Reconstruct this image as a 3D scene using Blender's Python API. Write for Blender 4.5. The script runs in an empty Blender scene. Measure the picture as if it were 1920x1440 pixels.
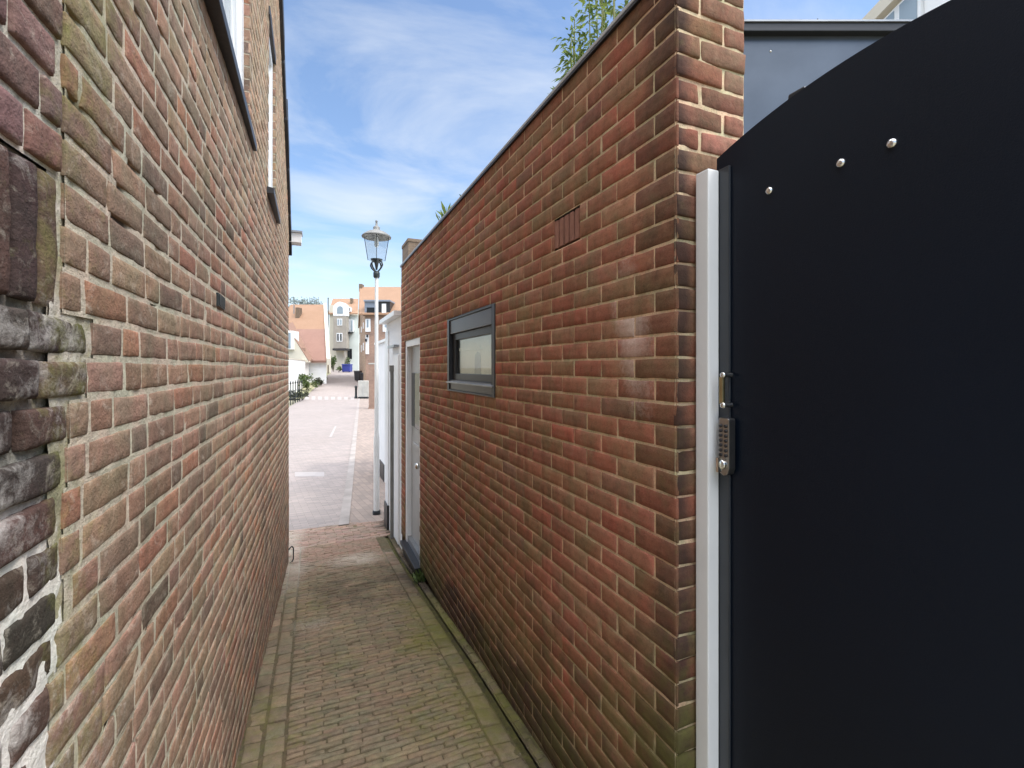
import bpy, math, random
import numpy as np
from mathutils import Vector, Matrix
R = math.radians
random.seed(7)
rng = np.random.default_rng(11)
SC = bpy.context.scene
COL = SC.collection

# ------------------------------------------------------------------ camera
CZ = 1.5                       # eye height over the alley
YAW = R(23.2)                  # camera looks this far to the right of the alley
CT, ST = math.cos(YAW), math.sin(YAW)
cam = bpy.data.cameras.new('camera'); cam.sensor_width = 36; cam.lens = 16.5
cam.shift_y = -30/1920; cam.clip_start = 0.02; cam.clip_end = 3000
co = bpy.data.objects.new('camera', cam); COL.objects.link(co)
co.location = (0, 0, CZ); co.rotation_euler = (R(90), 0, -YAW)
SC.camera = co

def at(px, py, c):
    """photo pixel at depth c metres -> world point"""
    xc = (px-960)/880*c
    return Vector((xc*CT+c*ST, c*CT-xc*ST, CZ+(690-py)/880*c))
def fr(xc, c, z=0):
    return Vector((xc*CT+c*ST, c*CT-xc*ST, z))

GP = [(-30,-1.45),(0.4,-1.49),(1.66,-1.585),(2.5,-1.655),(4.17,-1.845),(5.1,-1.945),(6.9,-2.1),(8.5,-2.18),(12,-2.22),
      (36,-2.22),(44,-1.75),(52,-1.15),(62,-.75),(70,-.35),(80,-.12),(3000,-.1)]
GY = np.array([p[0] for p in GP]); GZ = np.array([p[1] for p in GP])+CZ
def G(y): return np.interp(y, GY, GZ)

# ------------------------------------------------------------------ noise
def hash3(ix, iy, iz, s):
    n = (ix.astype(np.int64)*374761393 + iy.astype(np.int64)*668265263 + iz.astype(np.int64)*2147483647 + s*1274126177) & 0xffffffff
    n = ((n ^ (n >> 13)) * 1274126177) & 0xffffffff
    n = ((n ^ (n >> 15)) * 2246822519) & 0xffffffff
    return ((n ^ (n >> 16)) & 0xffff)/65535.0
def vnoise(x, y, z=0.0, s=0):
    x, y, z = np.broadcast_arrays(np.asarray(x, float), np.asarray(y, float), np.asarray(z, float))
    x0, y0, z0 = np.floor(x), np.floor(y), np.floor(z)
    fx, fy, fz = x-x0, y-y0, z-z0
    fx = fx*fx*(3-2*fx); fy = fy*fy*(3-2*fy); fz = fz*fz*(3-2*fz)
    r = 0
    for i in (0, 1):
        for j in (0, 1):
            for k in (0, 1):
                w = (fx if i else 1-fx)*(fy if j else 1-fy)*(fz if k else 1-fz)
                r = r + w*hash3(x0+i, y0+j, z0+k, s)
    return r*2-1
def fbm(x, y, z=0.0, s=0, o=4):
    r = 0; a = 1; t = 0
    for i in range(o):
        r = r + a*vnoise(x*2**i, y*2**i, np.asarray(z)*2**i, s+i*17); t += a; a *= .5
    return r/t
def sstep(a, b, x):
    t = np.clip((x-a)/(b-a), 0, 1); return t*t*(3-2*t)

# ------------------------------------------------------------------ materials
def srgb(r, g, b):
    f = lambda c: (c/255/12.92) if c/255 <= .04045 else ((c/255+.055)/1.055)**2.4
    return (f(r), f(g), f(b), 1)
class NT:
    def __init__(s, name):
        s.m = bpy.data.materials.new(name); s.m.use_nodes = True
        s.t = s.m.node_tree; s.b = s.t.nodes['Principled BSDF']
        s.out = s.t.nodes['Material Output']
    def n(s, typ, **kw):
        nd = s.t.nodes.new(typ)
        for k, v in kw.items():
            if k in nd.inputs.keys(): nd.inputs[k].default_value = v
            else: setattr(nd, k, v)
        return nd
    def l(s, a, b): s.t.links.new(a, b)
    def noise(s, scale, detail=4, rough=.55, vec=None, dist=0):
        nd = s.n('ShaderNodeTexNoise'); nd.inputs['Scale'].default_value = scale
        nd.inputs['Detail'].default_value = detail; nd.inputs['Roughness'].default_value = rough
        nd.inputs['Distortion'].default_value = dist
        if vec is not None: s.l(vec, nd.inputs['Vector'])
        return nd.outputs['Fac']
    def pos(s): return s.n('ShaderNodeNewGeometry').outputs['Position']
    def obj(s): return s.n('ShaderNodeTexCoord').outputs['Object']
    def ramp(s, fac, stops):
        nd = s.n('ShaderNodeValToRGB'); e = nd.color_ramp.elements
        while len(e) < len(stops): e.new(.5)
        for i, (p, c) in enumerate(stops):
            e[i].position = p; e[i].color = c if len(c) == 4 else (*c, 1)
        s.l(fac, nd.inputs['Fac']); return nd.outputs['Color']
    def math(s, op, a, b=None, clamp=False):
        nd = s.n('ShaderNodeMath', operation=op); nd.use_clamp = clamp
        for i, x in enumerate((a, b)):
            if x is None: continue
            if isinstance(x, (int, float)): nd.inputs[i].default_value = x
            else: s.l(x, nd.inputs[i])
        return nd.outputs[0]
    def mix(s, fac, a, b, mode='MIX'):
        nd = s.n('ShaderNodeMix', data_type='RGBA', blend_type=mode)
        for i, x in ((0, fac), (6, a), (7, b)):
            if isinstance(x, (int, float)): nd.inputs[i].default_value = x
            elif isinstance(x, tuple): nd.inputs[i].default_value = x
            else: s.l(x, nd.inputs[i])
        return nd.outputs[2]
    def mrange(s, x, a, b, c=0, d=1):
        nd = s.n('ShaderNodeMapRange'); s.l(x, nd.inputs[0])
        for i, v in enumerate((a, b, c, d)): nd.inputs[i+1].default_value = v
        return nd.outputs[0]
    def bump(s, h, dist=.002, strength=1):
        nd = s.n('ShaderNodeBump'); nd.inputs['Distance'].default_value = dist
        nd.inputs['Strength'].default_value = strength
        s.l(h, nd.inputs['Height']); s.l(nd.outputs[0], s.b.inputs['Normal'])
    def col(s, c): s.l(c, s.b.inputs['Base Color'])
    def set(s, **kw):
        for k, v in kw.items(): s.b.inputs[k.replace('_', ' ')].default_value = v

def pm(name, c, rough=.6, metal=0, var=.12, scale=3, bump=0, bscale=60, spec=.5, dirt=None, coat=0):
    t = NT(name); v = t.pos()
    f = t.noise(scale, 5, .6, v)
    c2 = tuple(x*(1-var) for x in c[:3])+(1,); c3 = tuple(min(1, x*(1+var)) for x in c[:3])+(1,)
    k = t.ramp(f, [(.3, c2), (.7, c3)])
    if dirt:
        d = t.noise(scale*.7, 8, .7, v)
        k = t.mix(t.mrange(d, .52, .72, 0, dirt[1]), k, dirt[0])
    t.col(k); t.set(Roughness=rough, Metallic=metal, Specular_IOR_Level=spec, Coat_Weight=coat)
    if bump: t.bump(t.noise(bscale, 5, .6, v), bump)
    return t.m

def brick_mat(name, eff_light_col, moss_col, soot_shade_col, bump=.0016, rough=.88, bs=90, vary=.45, tone_a=(1.1, .96, .92), tone_b=(.86, .94, .86), tone=.8, smear=.35, smear_col=None, streak=0):
    t = NT(name); v = t.pos()
    a = t.n('ShaderNodeAttribute', attribute_name='bcol').outputs['Color']
    mk = t.n('ShaderNodeAttribute', attribute_name='msk').outputs['Color']
    sep = t.n('ShaderNodeSeparateColor'); t.l(mk, sep.inputs[0])
    n1 = t.noise(34, 6, .68, v); n2 = t.noise(7, 5, .6, v); n3 = t.noise(170, 4, .7, v)
    g = t.math('ADD', t.math('MULTIPLY', n1, .6), t.math('MULTIPLY', n3, .4))
    k = t.mix(1.0, a, t.ramp(g, [(.28, (1-vary,)*3), (.5, (1, 1, 1)), (.74, (1+vary*.7, 1+vary*.62, 1+vary*.5))]), 'MULTIPLY')
    k = t.mix(t.mrange(t.noise(260, 2, .5, v), .66, .72, 0, .55), k, (.03, .027, .025, 1))
    k = t.mix(tone, k, t.mix(1.0, k, t.ramp(t.noise(9, 6, .62, v, .6), [(.36, tone_b), (.62, tone_a)]), 'MULTIPLY'))
    k = t.mix(t.mrange(t.noise(15, 8, .72, v, .4), .57, .70, 0, .5), k, t.mix(1.0, k, (.62, .58, .54, 1), 'MULTIPLY'))
    if smear: k = t.mix(t.mrange(t.noise(19, 9, .74, v, .8), .54, .72, 0, smear), k, smear_col)
    if streak:
        ms = t.n('ShaderNodeMapping'); ms.inputs['Scale'].default_value = (14, 14, 1.1); t.l(v, ms.inputs['Vector'])
        k = t.mix(t.mrange(t.noise(1, 5, .6, ms.outputs[0]), .52, .74, 0, streak), k, t.mix(1.0, k, (.55, .53, .50, 1), 'MULTIPLY'))
    def ov(k, m, colr, nz, lo, hi, amt):
        f = t.math('ADD', t.math('MULTIPLY', m, 1.0), t.math('MULTIPLY', nz, 1.0))
        return t.mix(t.mrange(f, lo, hi, 0, amt), k, colr)
    k = ov(k, sep.outputs[2], soot_shade_col, n2, .85, 1.35, .85)  # grime together with shade painted at the wall bases
    k = ov(k, sep.outputs[1], moss_col, t.noise(22, 6, .7, v), .80, 1.3, .85)
    k = ov(k, sep.outputs[0], eff_light_col, t.noise(60, 9, .8, v, .6), .82, 1.45, .85)
    t.col(k); t.set(Roughness=min(1, rough+.08), Specular_IOR_Level=.12)
    h = t.math('ADD', t.noise(bs, 6, .65, v), t.math('MULTIPLY', t.noise(bs*3.4, 3, .6, v), .35))
    t.bump(h, bump)
    return t.m

M = {}
M['brick_old'] = brick_mat('weathered brick', srgb(214, 208, 200), srgb(120, 122, 62), srgb(58, 52, 50), bump=.004, bs=60, smear=.42, smear_col=srgb(206, 196, 178), streak=.45)
M['brick_right'] = brick_mat('reddish brick', srgb(200, 178, 164), srgb(98, 96, 54), srgb(62, 50, 46), bump=.0018, tone_a=(1.10, .92, .88), tone_b=(.86, .97, .86), tone=1.0, smear=.16, smear_col=srgb(190, 164, 138), streak=.55)
M['paver'] = brick_mat('clinker paving', srgb(202, 192, 176), srgb(112, 112, 52), srgb(66, 58, 50), bump=.002, rough=.8, smear=.25, smear_col=srgb(176, 164, 144))
M['white_paint'] = pm('white paint', (.8, .8, .79, 1), .38, var=.03, scale=4, bump=.0006, bscale=30, dirt=((.55, .54, .52, 1), .18))
M['white_wall'] = pm('white render', (.84, .83, .81, 1), .8, var=.05, scale=1.5, bump=.002, bscale=40, dirt=((.55, .53, .48, 1), .25))
M['slate'] = pm('black slate', (.022, .020, .021, 1), .45, var=.3, scale=8, bump=.001, bscale=50)
M['dark_frame'] = pm('dark brown paint', (.062, .054, .056, 1), .38, var=.15, scale=5, bump=.0004)
M['gate'] = pm('black powder coat', (.0035, .0072, .0150, 1), .42, var=.10, scale=2.5, bump=.0004, bscale=300, spec=.24)
M['gate_strip_lit'] = pm('lit blue black steel', (.030, .035, .042, 1), .38, var=.12, scale=6, spec=.6)  # lighter tone stands in for light caught by the strip
M['clad'] = pm('grey sheet metal', (.11, .125, .145, 1), .30, metal=.55, var=.18, scale=2.2, bump=.0008, bscale=3)
M['black'] = pm('black metal', (.014, .014, .016, 1), .42, var=.2, scale=10, bump=.0004)
M['iron'] = pm('dark green iron', (.02, .026, .026, 1), .4, var=.2, scale=20)
M['steel'] = pm('bright steel', (.78, .77, .74, 1), .22, metal=1, var=.08, scale=30)
M['chrome'] = pm('satin steel', (.46, .45, .44, 1), .3, metal=1, var=.1, scale=40)
M['brass'] = pm('dull brass', (.48, .42, .25, 1), .34, metal=1, var=.15, scale=40)
M['pole'] = pm('off white paint', (.70, .69, .66, 1), .45, var=.05, scale=5, dirt=((.5, .46, .4, 1), .3))
M['capgrey'] = pm('grey enamel', (.17, .165, .15, 1), .5, var=.15, scale=8)
M['zinc'] = pm('weathered zinc', (.30, .31, .32, 1), .4, metal=.6, var=.2, scale=6)
M['trim'] = pm('pale zinc', (.46, .46, .45, 1), .5, metal=.3, var=.15, scale=6)
M['greydoor'] = pm('grey door paint', (.42, .43, .42, 1), .42, var=.06, scale=3)
M['concrete'] = pm('concrete', (.30, .29, .26, 1), .85, var=.2, scale=9, bump=.002, bscale=70)
M['interior'] = pm('cream plaster', (.86, .80, .60, 1), .8, var=.06, scale=5)
M['orange_tile'] = None
def tile_mat(name, c, c2, sc=3.2):
    t = NT(name); v = t.obj()
    w = t.n('ShaderNodeTexWave', wave_type='BANDS', bands_direction='Z'); w.inputs['Scale'].default_value = sc; w.inputs['Distortion'].default_value = .6
    w.inputs['Detail'].default_value = 2; t.l(v, w.inputs['Vector'])
    f = t.noise(1.1, 6, .65, v); f2 = t.noise(9, 3, .6, v)
    k = t.ramp(t.math('ADD', t.math('MULTIPLY', f, .65), t.math('MULTIPLY', f2, .35)), [(.32, c2), (.66, c)])
    k = t.mix(t.math('MULTIPLY', w.outputs['Fac'], .35), k, tuple(x*.6 for x in c2[:3])+(1,))
    t.col(k); t.set(Roughness=.75); t.bump(w.outputs['Fac'], .03, .6)
    return t.m
M['tile_orange'] = tile_mat('orange pantiles', (.32, .185, .11, 1), (.26, .145, .08, 1))
M['tile_red'] = tile_mat('red pantiles', (.27, .148, .108, 1), (.22, .115, .083, 1))
M['tile_dark'] = tile_mat('dark pantiles', (.05, .045, .045, 1), (.03, .028, .028, 1))
def far_brick(name, c, mortar, s=5):
    t = NT(name); v = t.obj()
    mp = t.n('ShaderNodeMapping'); mp.inputs['Rotation'].default_value = (R(90), 0, 0); t.l(v, mp.inputs['Vector'])
    b = t.n('ShaderNodeTexBrick'); b.inputs['Scale'].default_value = s
    b.inputs['Color1'].default_value = c; b.inputs['Color2'].default_value = tuple(x*.72 for x in c[:3])+(1,)
    b.inputs['Mortar'].default_value = mortar; b.inputs['Mortar Size'].default_value = .012
    t.l(mp.outputs[0], b.inputs['Vector'])
    k = t.mix(1.0, b.outputs['Color'], t.ramp(t.noise(.9, 6, .65, v), [(.3, (.75, .75, .75)), (.7, (1.15, 1.12, 1.08))]), 'MULTIPLY')
    t.col(k); t.set(Roughness=.9); return t.m
M['far_tan_lit'] = far_brick('tan brick', (.46, .30, .19, 1), (.5, .46, .4, 1))  # tan tone carries the sunlight on the brown house's street side
M['far_red'] = far_brick('brown brick', (.36, .22, .16, 1), (.45, .40, .34, 1))
M['chimney_brick'] = far_brick('mossy chimney brick', (.20, .14, .095, 1), (.22, .19, .14, 1), 6)
M['taupe'] = pm('taupe boarding', (.34, .30, .25, 1), .7, var=.1, scale=1.5)
M['cream'] = pm('cream render', (.58, .53, .43, 1), .8, var=.06, scale=1)
M['palewall'] = pm('pale green render', (.62, .66, .60, 1), .8, var=.06, scale=1)
M['bluegrey'] = pm('blue grey lead', (.22, .25, .30, 1), .45, var=.15, scale=2)
M['plum'] = pm('dark plastic', (.030, .026, .029, 1), .5, var=.15, scale=4)
M['blue'] = pm('blue plastic', (.035, .05, .26, 1), .45, var=.1, scale=4)
M['soil'] = pm('soil', (.09, .07, .05, 1), .95, var=.3, scale=6, bump=.01, bscale=20)
M['bark'] = pm('bark', (.10, .08, .055, 1), .9, var=.3, scale=12, bump=.003)
M['cane'] = pm('green cane', (.22, .24, .08, 1), .6, var=.2, scale=12)
M['paintmark'] = pm('road paint', (.74, .73, .70, 1), .7, var=.1, scale=5, dirt=((.42, .39, .36, 1), .7))
M['fadedmark'] = pm('faded road paint', (.318, .284, .264, 1), .75, var=.1, scale=5, dirt=((.30, .268, .248, 1), .9))
def glass_mat(name, tint, rough=.03, alpha_dark=(.02, .024, .028, 1), spec=.5):
    t = NT(name); t.col(t.ramp(t.noise(.8, 2, .5, t.pos()), [(.3, alpha_dark), (.7, tint)]))
    t.set(Roughness=rough, Specular_IOR_Level=spec, IOR=1.5); return t.m
M['pane_dark'] = glass_mat('dark window glass', (.02, .022, .025, 1), .08, (.014, .016, .018, 1), .22)
M['pane_pale'] = glass_mat('pale window glass', (.30, .36, .40, 1), .06, (.22, .27, .31, 1))
def clear_glass(name, f=.12):
    t = NT(name)
    tr = t.n('ShaderNodeBsdfTransparent'); gl = t.n('ShaderNodeBsdfGlossy'); gl.inputs['Roughness'].default_value = .02
    fr_ = t.n('ShaderNodeFresnel'); fr_.inputs[0].default_value = 1.5
    mx = t.n('ShaderNodeMixShader'); t.l(t.math('MULTIPLY', fr_.outputs[0], .3), mx.inputs[0]); t.l(tr.outputs[0], mx.inputs[1]); t.l(gl.outputs[0], mx.inputs[2])
    tr.inputs[0].default_value = (.94, .96, .96, 1)
    t.l(mx.outputs[0], t.out.inputs[0]); return t.m
M['glass'] = clear_glass('clear glass')
def leaf_mat(name, c1, c2):
    t = NT(name)
    oi = t.n('ShaderNodeNewGeometry').outputs['Random Per Island']
    t.col(t.ramp(oi, [(0, c1), (.6, c2), (1, tuple(min(1, x*1.5) for x in c2[:3])+(1,))]))
    t.set(Roughness=.5, Specular_IOR_Level=.35)
    tl = t.n('ShaderNodeBsdfTranslucent'); t.l(t.b.inputs['Base Color'].links[0].from_socket, tl.inputs[0])
    mx = t.n('ShaderNodeMixShader'); mx.inputs[0].default_value = .35
    t.l(t.b.outputs[0], mx.inputs[1]); t.l(tl.outputs[0], mx.inputs[2]); t.l(mx.outputs[0], t.out.inputs[0])
    return t.m
M['leaf_bamboo'] = leaf_mat('bamboo leaf', (.06, .11, .025, 1), (.17, .22, .05, 1))
M['leaf_green'] = leaf_mat('shrub leaf', (.035, .06, .02, 1), (.10, .14, .04, 1))
M['leaf_dark'] = leaf_mat('dark shrub leaf', (.02, .025, .015, 1), (.05, .055, .03, 1))
M['leaf_haze'] = leaf_mat('hazy far tree leaf', (.20, .24, .24, 1), (.30, .34, .32, 1))  # bluish pale colour paints haze over the far trees

def ground_mat(name, c1, c2, brick=None, scale=1):
    t = NT(name); v = t.pos()
    f = t.math('ADD', t.math('MULTIPLY', t.noise(.35*scale, 6, .62, v), .6), t.math('MULTIPLY', t.noise(6*scale, 5, .6, v), .4))
    k = t.ramp(f, [(.3, c2), (.7, c1)])
    if brick:
        mp = t.n('ShaderNodeMapping'); mp.inputs['Rotation'].default_value = (0, 0, brick[2]); t.l(v, mp.inputs['Vector'])
        b = t.n('ShaderNodeTexBrick'); b.inputs['Scale'].default_value = 1
        b.inputs['Brick Width'].default_value = brick[0]; b.inputs['Row Height'].default_value = brick[1]
        b.inputs['Mortar Size'].default_value = .004; b.inputs['Mortar Smooth'].default_value = .3
        b.inputs['Color1'].default_value = (1.08, 1.02, 1, 1); b.inputs['Color2'].default_value = (.82, .80, .80, 1)
        b.inputs['Mortar'].default_value = (.66, .64, .60, 1)
        t.l(mp.outputs[0], b.inputs['Vector'])
        k = t.mix(1.0, k, b.outputs['Color'], 'MULTIPLY')
        t.bump(b.outputs['Fac'], -.003, .6)
    t.col(k); t.set(Roughness=.85, Specular_IOR_Level=.3); return t.m
M['road'] = ground_mat('pinkish road clinker', (.315, .28, .26, 1), (.27, .238, .218, 1), (.2, .065, R(-6)))
M['walk'] = ground_mat('pavement clinker', (.30, .25, .215, 1), (.245, .20, .17, 1), (.2, .1, R(84)))
M['earth'] = ground_mat('earth', (.26, .23, .17, 1), (.16, .15, .09, 1))
M['joint'] = ground_mat('sandy joint', (.20, .17, .13, 1), (.12, .105, .075, 1), scale=6)
M['kerb'] = pm('kerb stone', (.46, .44, .39, 1), .85, var=.15, scale=3, bump=.002)
M['kerbline'] = pm('worn kerb', (.28, .245, .22, 1), .85, var=.2, scale=3, bump=.002)
M['verge'] = ground_mat('verge', (.34, .31, .20, 1), (.22, .22, .11, 1))

# ------------------------------------------------------------------ building helpers
LOC = {}
def tag(o, label=None, cat=None, group=None, kind=None):
    if label: o['label'] = label
    if cat: o['category'] = cat
    if group: o['group'] = group
    if kind: o['kind'] = kind
    return o
def thing(name, loc, label, cat, group=None, rz=0):
    o = bpy.data.objects.new(name, None); COL.objects.link(o)
    o.empty_display_size = .1
    o.location = loc; o.rotation_euler = (0, 0, rz); LOC[o.name] = (Vector(loc), rz)
    return tag(o, label, cat, group)
def link_mesh(name, me, parent):
    o = bpy.data.objects.new(name, me); COL.objects.link(o)
    if parent is not None:
        o.parent = parent; LOC[o.name] = LOC[parent.name]
    else: LOC[o.name] = (Vector((0, 0, 0)), 0)
    return o
def local(verts, parent):
    v = np.asarray(verts, float)
    if parent is None: return v
    L, rz = LOC[parent.name]
    v = v-np.array(L)
    if rz:
        c, s = math.cos(-rz), math.sin(-rz)
        v = np.stack([v[:, 0]*c-v[:, 1]*s, v[:, 0]*s+v[:, 1]*c, v[:, 2]], 1)
    return v
class MB:
    def __init__(s): s.v = []; s.f = []; s.sm = []
    def add(s, vs, fs, smooth=False):
        b = len(s.v); s.v += [tuple(v) for v in vs]
        s.f += [tuple(i+b for i in f) for f in fs]; s.sm += [smooth]*len(fs); return s
    def hexa(s, p):      # 0-3 bottom loop, 4-7 top loop
        return s.add(p, [(3, 2, 1, 0), (4, 5, 6, 7), (0, 1, 5, 4), (1, 2, 6, 5), (2, 3, 7, 6), (3, 0, 4, 7)])
    def box(s, x0, x1, y0, y1, z0, z1):
        return s.hexa([(x0, y0, z0), (x1, y0, z0), (x1, y1, z0), (x0, y1, z0), (x0, y0, z1), (x1, y0, z1), (x1, y1, z1), (x0, y1, z1)])
    def obox(s, o, ax, ay, az):   # origin corner and three edge vectors
        o = Vector(o); ax = Vector(ax); ay = Vector(ay); az = Vector(az)
        return s.hexa([o, o+ax, o+ax+ay, o+ay, o+az, o+ax+az, o+ax+ay+az, o+ay+az])
    def camb(s, x0, x1, c0, c1, z0, z1):   # box in the street frame (x across, c along the view axis)
        return s.hexa([fr(x0, c0, z0), fr(x1, c0, z0), fr(x1, c1, z0), fr(x0, c1, z0), fr(x0, c0, z1), fr(x1, c0, z1), fr(x1, c1, z1), fr(x0, c1, z1)])
    def tube(s, p0, p1, r0, r1=None, n=12, smooth=True):
        r1 = r0 if r1 is None else r1
        p0 = Vector(p0); p1 = Vector(p1); d = (p1-p0).normalized()
        a = d.orthogonal().normalized(); b = d.cross(a)
        vs = [p0+r0*(a*math.cos(t)+b*math.sin(t)) for t in [2*math.pi*i/n for i in range(n)]]
        vs += [p1+r1*(a*math.cos(t)+b*math.sin(t)) for t in [2*math.pi*i/n for i in range(n)]]
        s.add(vs, [(i, (i+1) % n, n+(i+1) % n, n+i) for i in range(n)], smooth)
        s.add([vs[i] for i in range(n)], [tuple(range(n))[::-1]]); s.add([vs[n+i] for i in range(n)], [tuple(range(n))]); return s
    def path(s, pts, r, n=8):
        for a, b in zip(pts[:-1], pts[1:]): s.tube(a, b, r, r, n)
        return s
    def lathe(s, c, prof, n=20, axis=(0, 0, 1)):
        c = Vector(c); d = Vector(axis).normalized(); a = d.orthogonal().normalized(); b = d.cross(a)
        vs = []
        for r, h in prof:
            for i in range(n):
                t = 2*math.pi*i/n; vs.append(c+d*h+max(r, 1e-4)*(a*math.cos(t)+b*math.sin(t)))
        fs = [(k*n+i, k*n+(i+1) % n, (k+1)*n+(i+1) % n, (k+1)*n+i) for k in range(len(prof)-1) for i in range(n)]
        return s.add(vs, fs, True)
    def prism(s, poly, d):         # poly: list of 3D points, d: extrusion vector
        n = len(poly); d = Vector(d); p = [Vector(q) for q in poly]
        return s.add(p+[q+d for q in p], [tuple(range(n))[::-1], tuple(range(n, 2*n))]+[(i, (i+1) % n, n+(i+1) % n, n+i) for i in range(n)])
    def build(s, name, m, parent=None, bevel=0, kind=None, label=None):
        me = bpy.data.meshes.new(name)
        me.from_pydata([tuple(v) for v in local(s.v, parent)], [], s.f)
        me.polygons.foreach_set('use_smooth', s.sm)
        me.materials.append(m if not isinstance(m, str) else M[m])
        me.update()
        o = link_mesh(name, me, parent)
        if bevel:
            import bmesh
            bm = bmesh.new(); bm.from_mesh(me)
            bmesh.ops.remove_doubles(bm, verts=bm.verts, dist=1e-5)
            es = [e for e in bm.edges if len(e.link_faces) == 2 and e.calc_face_angle(0) > .6]
            bmesh.ops.bevel(bm, geom=es, offset=bevel, segments=2, affect='EDGES', profile=.6)
            bmesh.ops.recalc_face_normals(bm, faces=bm.faces); bm.to_mesh(me); bm.free()
        if kind: o['kind'] = kind
        if label: o['label'] = label
        return o

# ---- brick fields: every brick is real relief geometry, all of one wall in one mesh
def brick_patch(cells, nu, nv, d, e, amp, jit, off, pillow, seed, freq=40):
    cells = np.asarray(cells, float); n = len(cells)
    u0, u1, v0, v1 = cells.T
    def axis(a, b, k):
        L = b-a; ee = np.minimum(e, L*.3)
        pos = [a, a+ee*.12, a+ee]; h = [-d, -e*.55, 0]
        for i in range(1, k-5): pos.append(a+ee+(L-2*ee)*i/(k-5)); h.append(0)
        pos += [b-ee, b-ee*.12, b]; h += [0, -e*.55, -d]
        return np.stack(pos, 1), np.array(h)
    U, hu = axis(u0, u1, nu); V, hv = axis(v0, v1, nv)
    nu = len(hu); nv = len(hv)
    UU = np.repeat(U[:, None, :], nv, 1); VV = np.repeat(V[:, :, None], nu, 2)
    W = np.minimum(hu[None, None, :], hv[None, :, None])*np.ones((n, 1, 1))
    inner = (W > -d+1e-6)
    bid = np.arange(n)[:, None, None]*3.71
    if pillow:
        su = np.abs(2*(UU-u0[:, None, None])/(u1-u0)[:, None, None]-1); sv = np.abs(2*(VV-v0[:, None, None])/(v1-v0)[:, None, None]-1)
        W = W-pillow*(su**7+sv**4)*inner
    W = W+inner*(amp*fbm(UU*freq, VV*freq, bid, seed, 3)+off*(rng.random((n, 1, 1))*2-1)
                 +off*1.2*(rng.random((n, 1, 1))*2-1)*(2*(UU-u0[:, None, None])/(u1-u0)[:, None, None]-1))
    UU = UU+jit*vnoise(UU*30, VV*30, bid, seed+5); VV = VV+jit*vnoise(UU*26, VV*30, bid, seed+9)
    verts = np.stack([UU, VV, W], -1).reshape(-1, 3)
    ii, jj = np.meshgrid(np.arange(nv-1), np.arange(nu-1), indexing='ij')
    q = np.stack([ii*nu+jj, ii*nu+jj+1, (ii+1)*nu+jj+1, (ii+1)*nu+jj], -1).reshape(-1, 4)
    faces = (np.arange(n)[:, None, None]*(nu*nv)+q[None]).reshape(-1, 4)
    return verts, faces, np.repeat(np.arange(n), nu*nv)
def grid_patch(u0, u1, v0, v1, step, depth, amp, seed):
    nu = max(2, int((u1-u0)/step)+1); nv = max(2, int((v1-v0)/step)+1)
    U, V = np.meshgrid(np.linspace(u0, u1, nu), np.linspace(v0, v1, nv))
    W = -depth+amp*fbm(U*60, V*60, 0, seed, 2)
    ii, jj = np.meshgrid(np.arange(nv-1), np.arange(nu-1), indexing='ij')
    q = np.stack([ii*nu+jj, ii*nu+jj+1, (ii+1)*nu+jj+1, (ii+1)*nu+jj], -1).reshape(-1, 4)
    return np.stack([U, V, W], -1).reshape(-1, 3), q
class Field:
    def __init__(s): s.V = []; s.F = []; s.C = []; s.K = []; s.n = 0
    def add(s, verts, faces, col, msk, flip=False):
        s.V.append(verts); s.F.append((faces[:, ::-1] if flip else faces)+s.n); s.n += len(verts)
        s.C.append(np.broadcast_to(col, (len(verts), 3))); s.K.append(np.broadcast_to(msk, (len(verts), 3)))
    def build(s, name, m, parent=None, kind=None):
        V = local(np.concatenate(s.V), parent); F = np.concatenate(s.F)
        me = bpy.data.meshes.new(name)
        me.vertices.add(len(V)); me.vertices.foreach_set('co', V.astype(np.float32).ravel())
        me.loops.add(F.size); me.loops.foreach_set('vertex_index', F.astype(np.int32).ravel())
        me.polygons.add(len(F)); me.polygons.foreach_set('loop_start', np.arange(0, F.size, 4, dtype=np.int32))
        me.polygons.foreach_set('use_smooth', np.ones(len(F), bool))
        for nm, A in (('bcol', s.C), ('msk', s.K)):
            a = me.attributes.new(nm, 'FLOAT_COLOR', 'POINT')
            A = np.concatenate(A); a.data.foreach_set('color', np.concatenate([A, np.ones((len(A), 1))], 1).astype(np.float32).ravel())
        me.materials.append(M[m]); me.update(calc_edges=True); me.validate()
        o = link_mesh(name, me, parent)
        if kind: o['kind'] = kind
        return o
def subtract(iv, a, b):
    r = []
    for x0, x1 in iv:
        if b <= x0 or a >= x1: r.append((x0, x1)); continue
        if a > x0: r.append((x0, a))
        if b < x1: r.append((b, x1))
    return r
def pick(pal, n):
    w = np.array([p[3] for p in pal], float); w /= w.sum()
    k = rng.choice(len(pal), n, p=w)
    c = np.array([srgb(*p[:3])[:3] for p in pal])[k]
    return c*(1+.22*(rng.random((n, 1))*2-1))*(1+.06*(rng.random((n, 3))*2-1))
def lin(r, g, b): return np.array(srgb(r, g, b)[:3])

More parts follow.
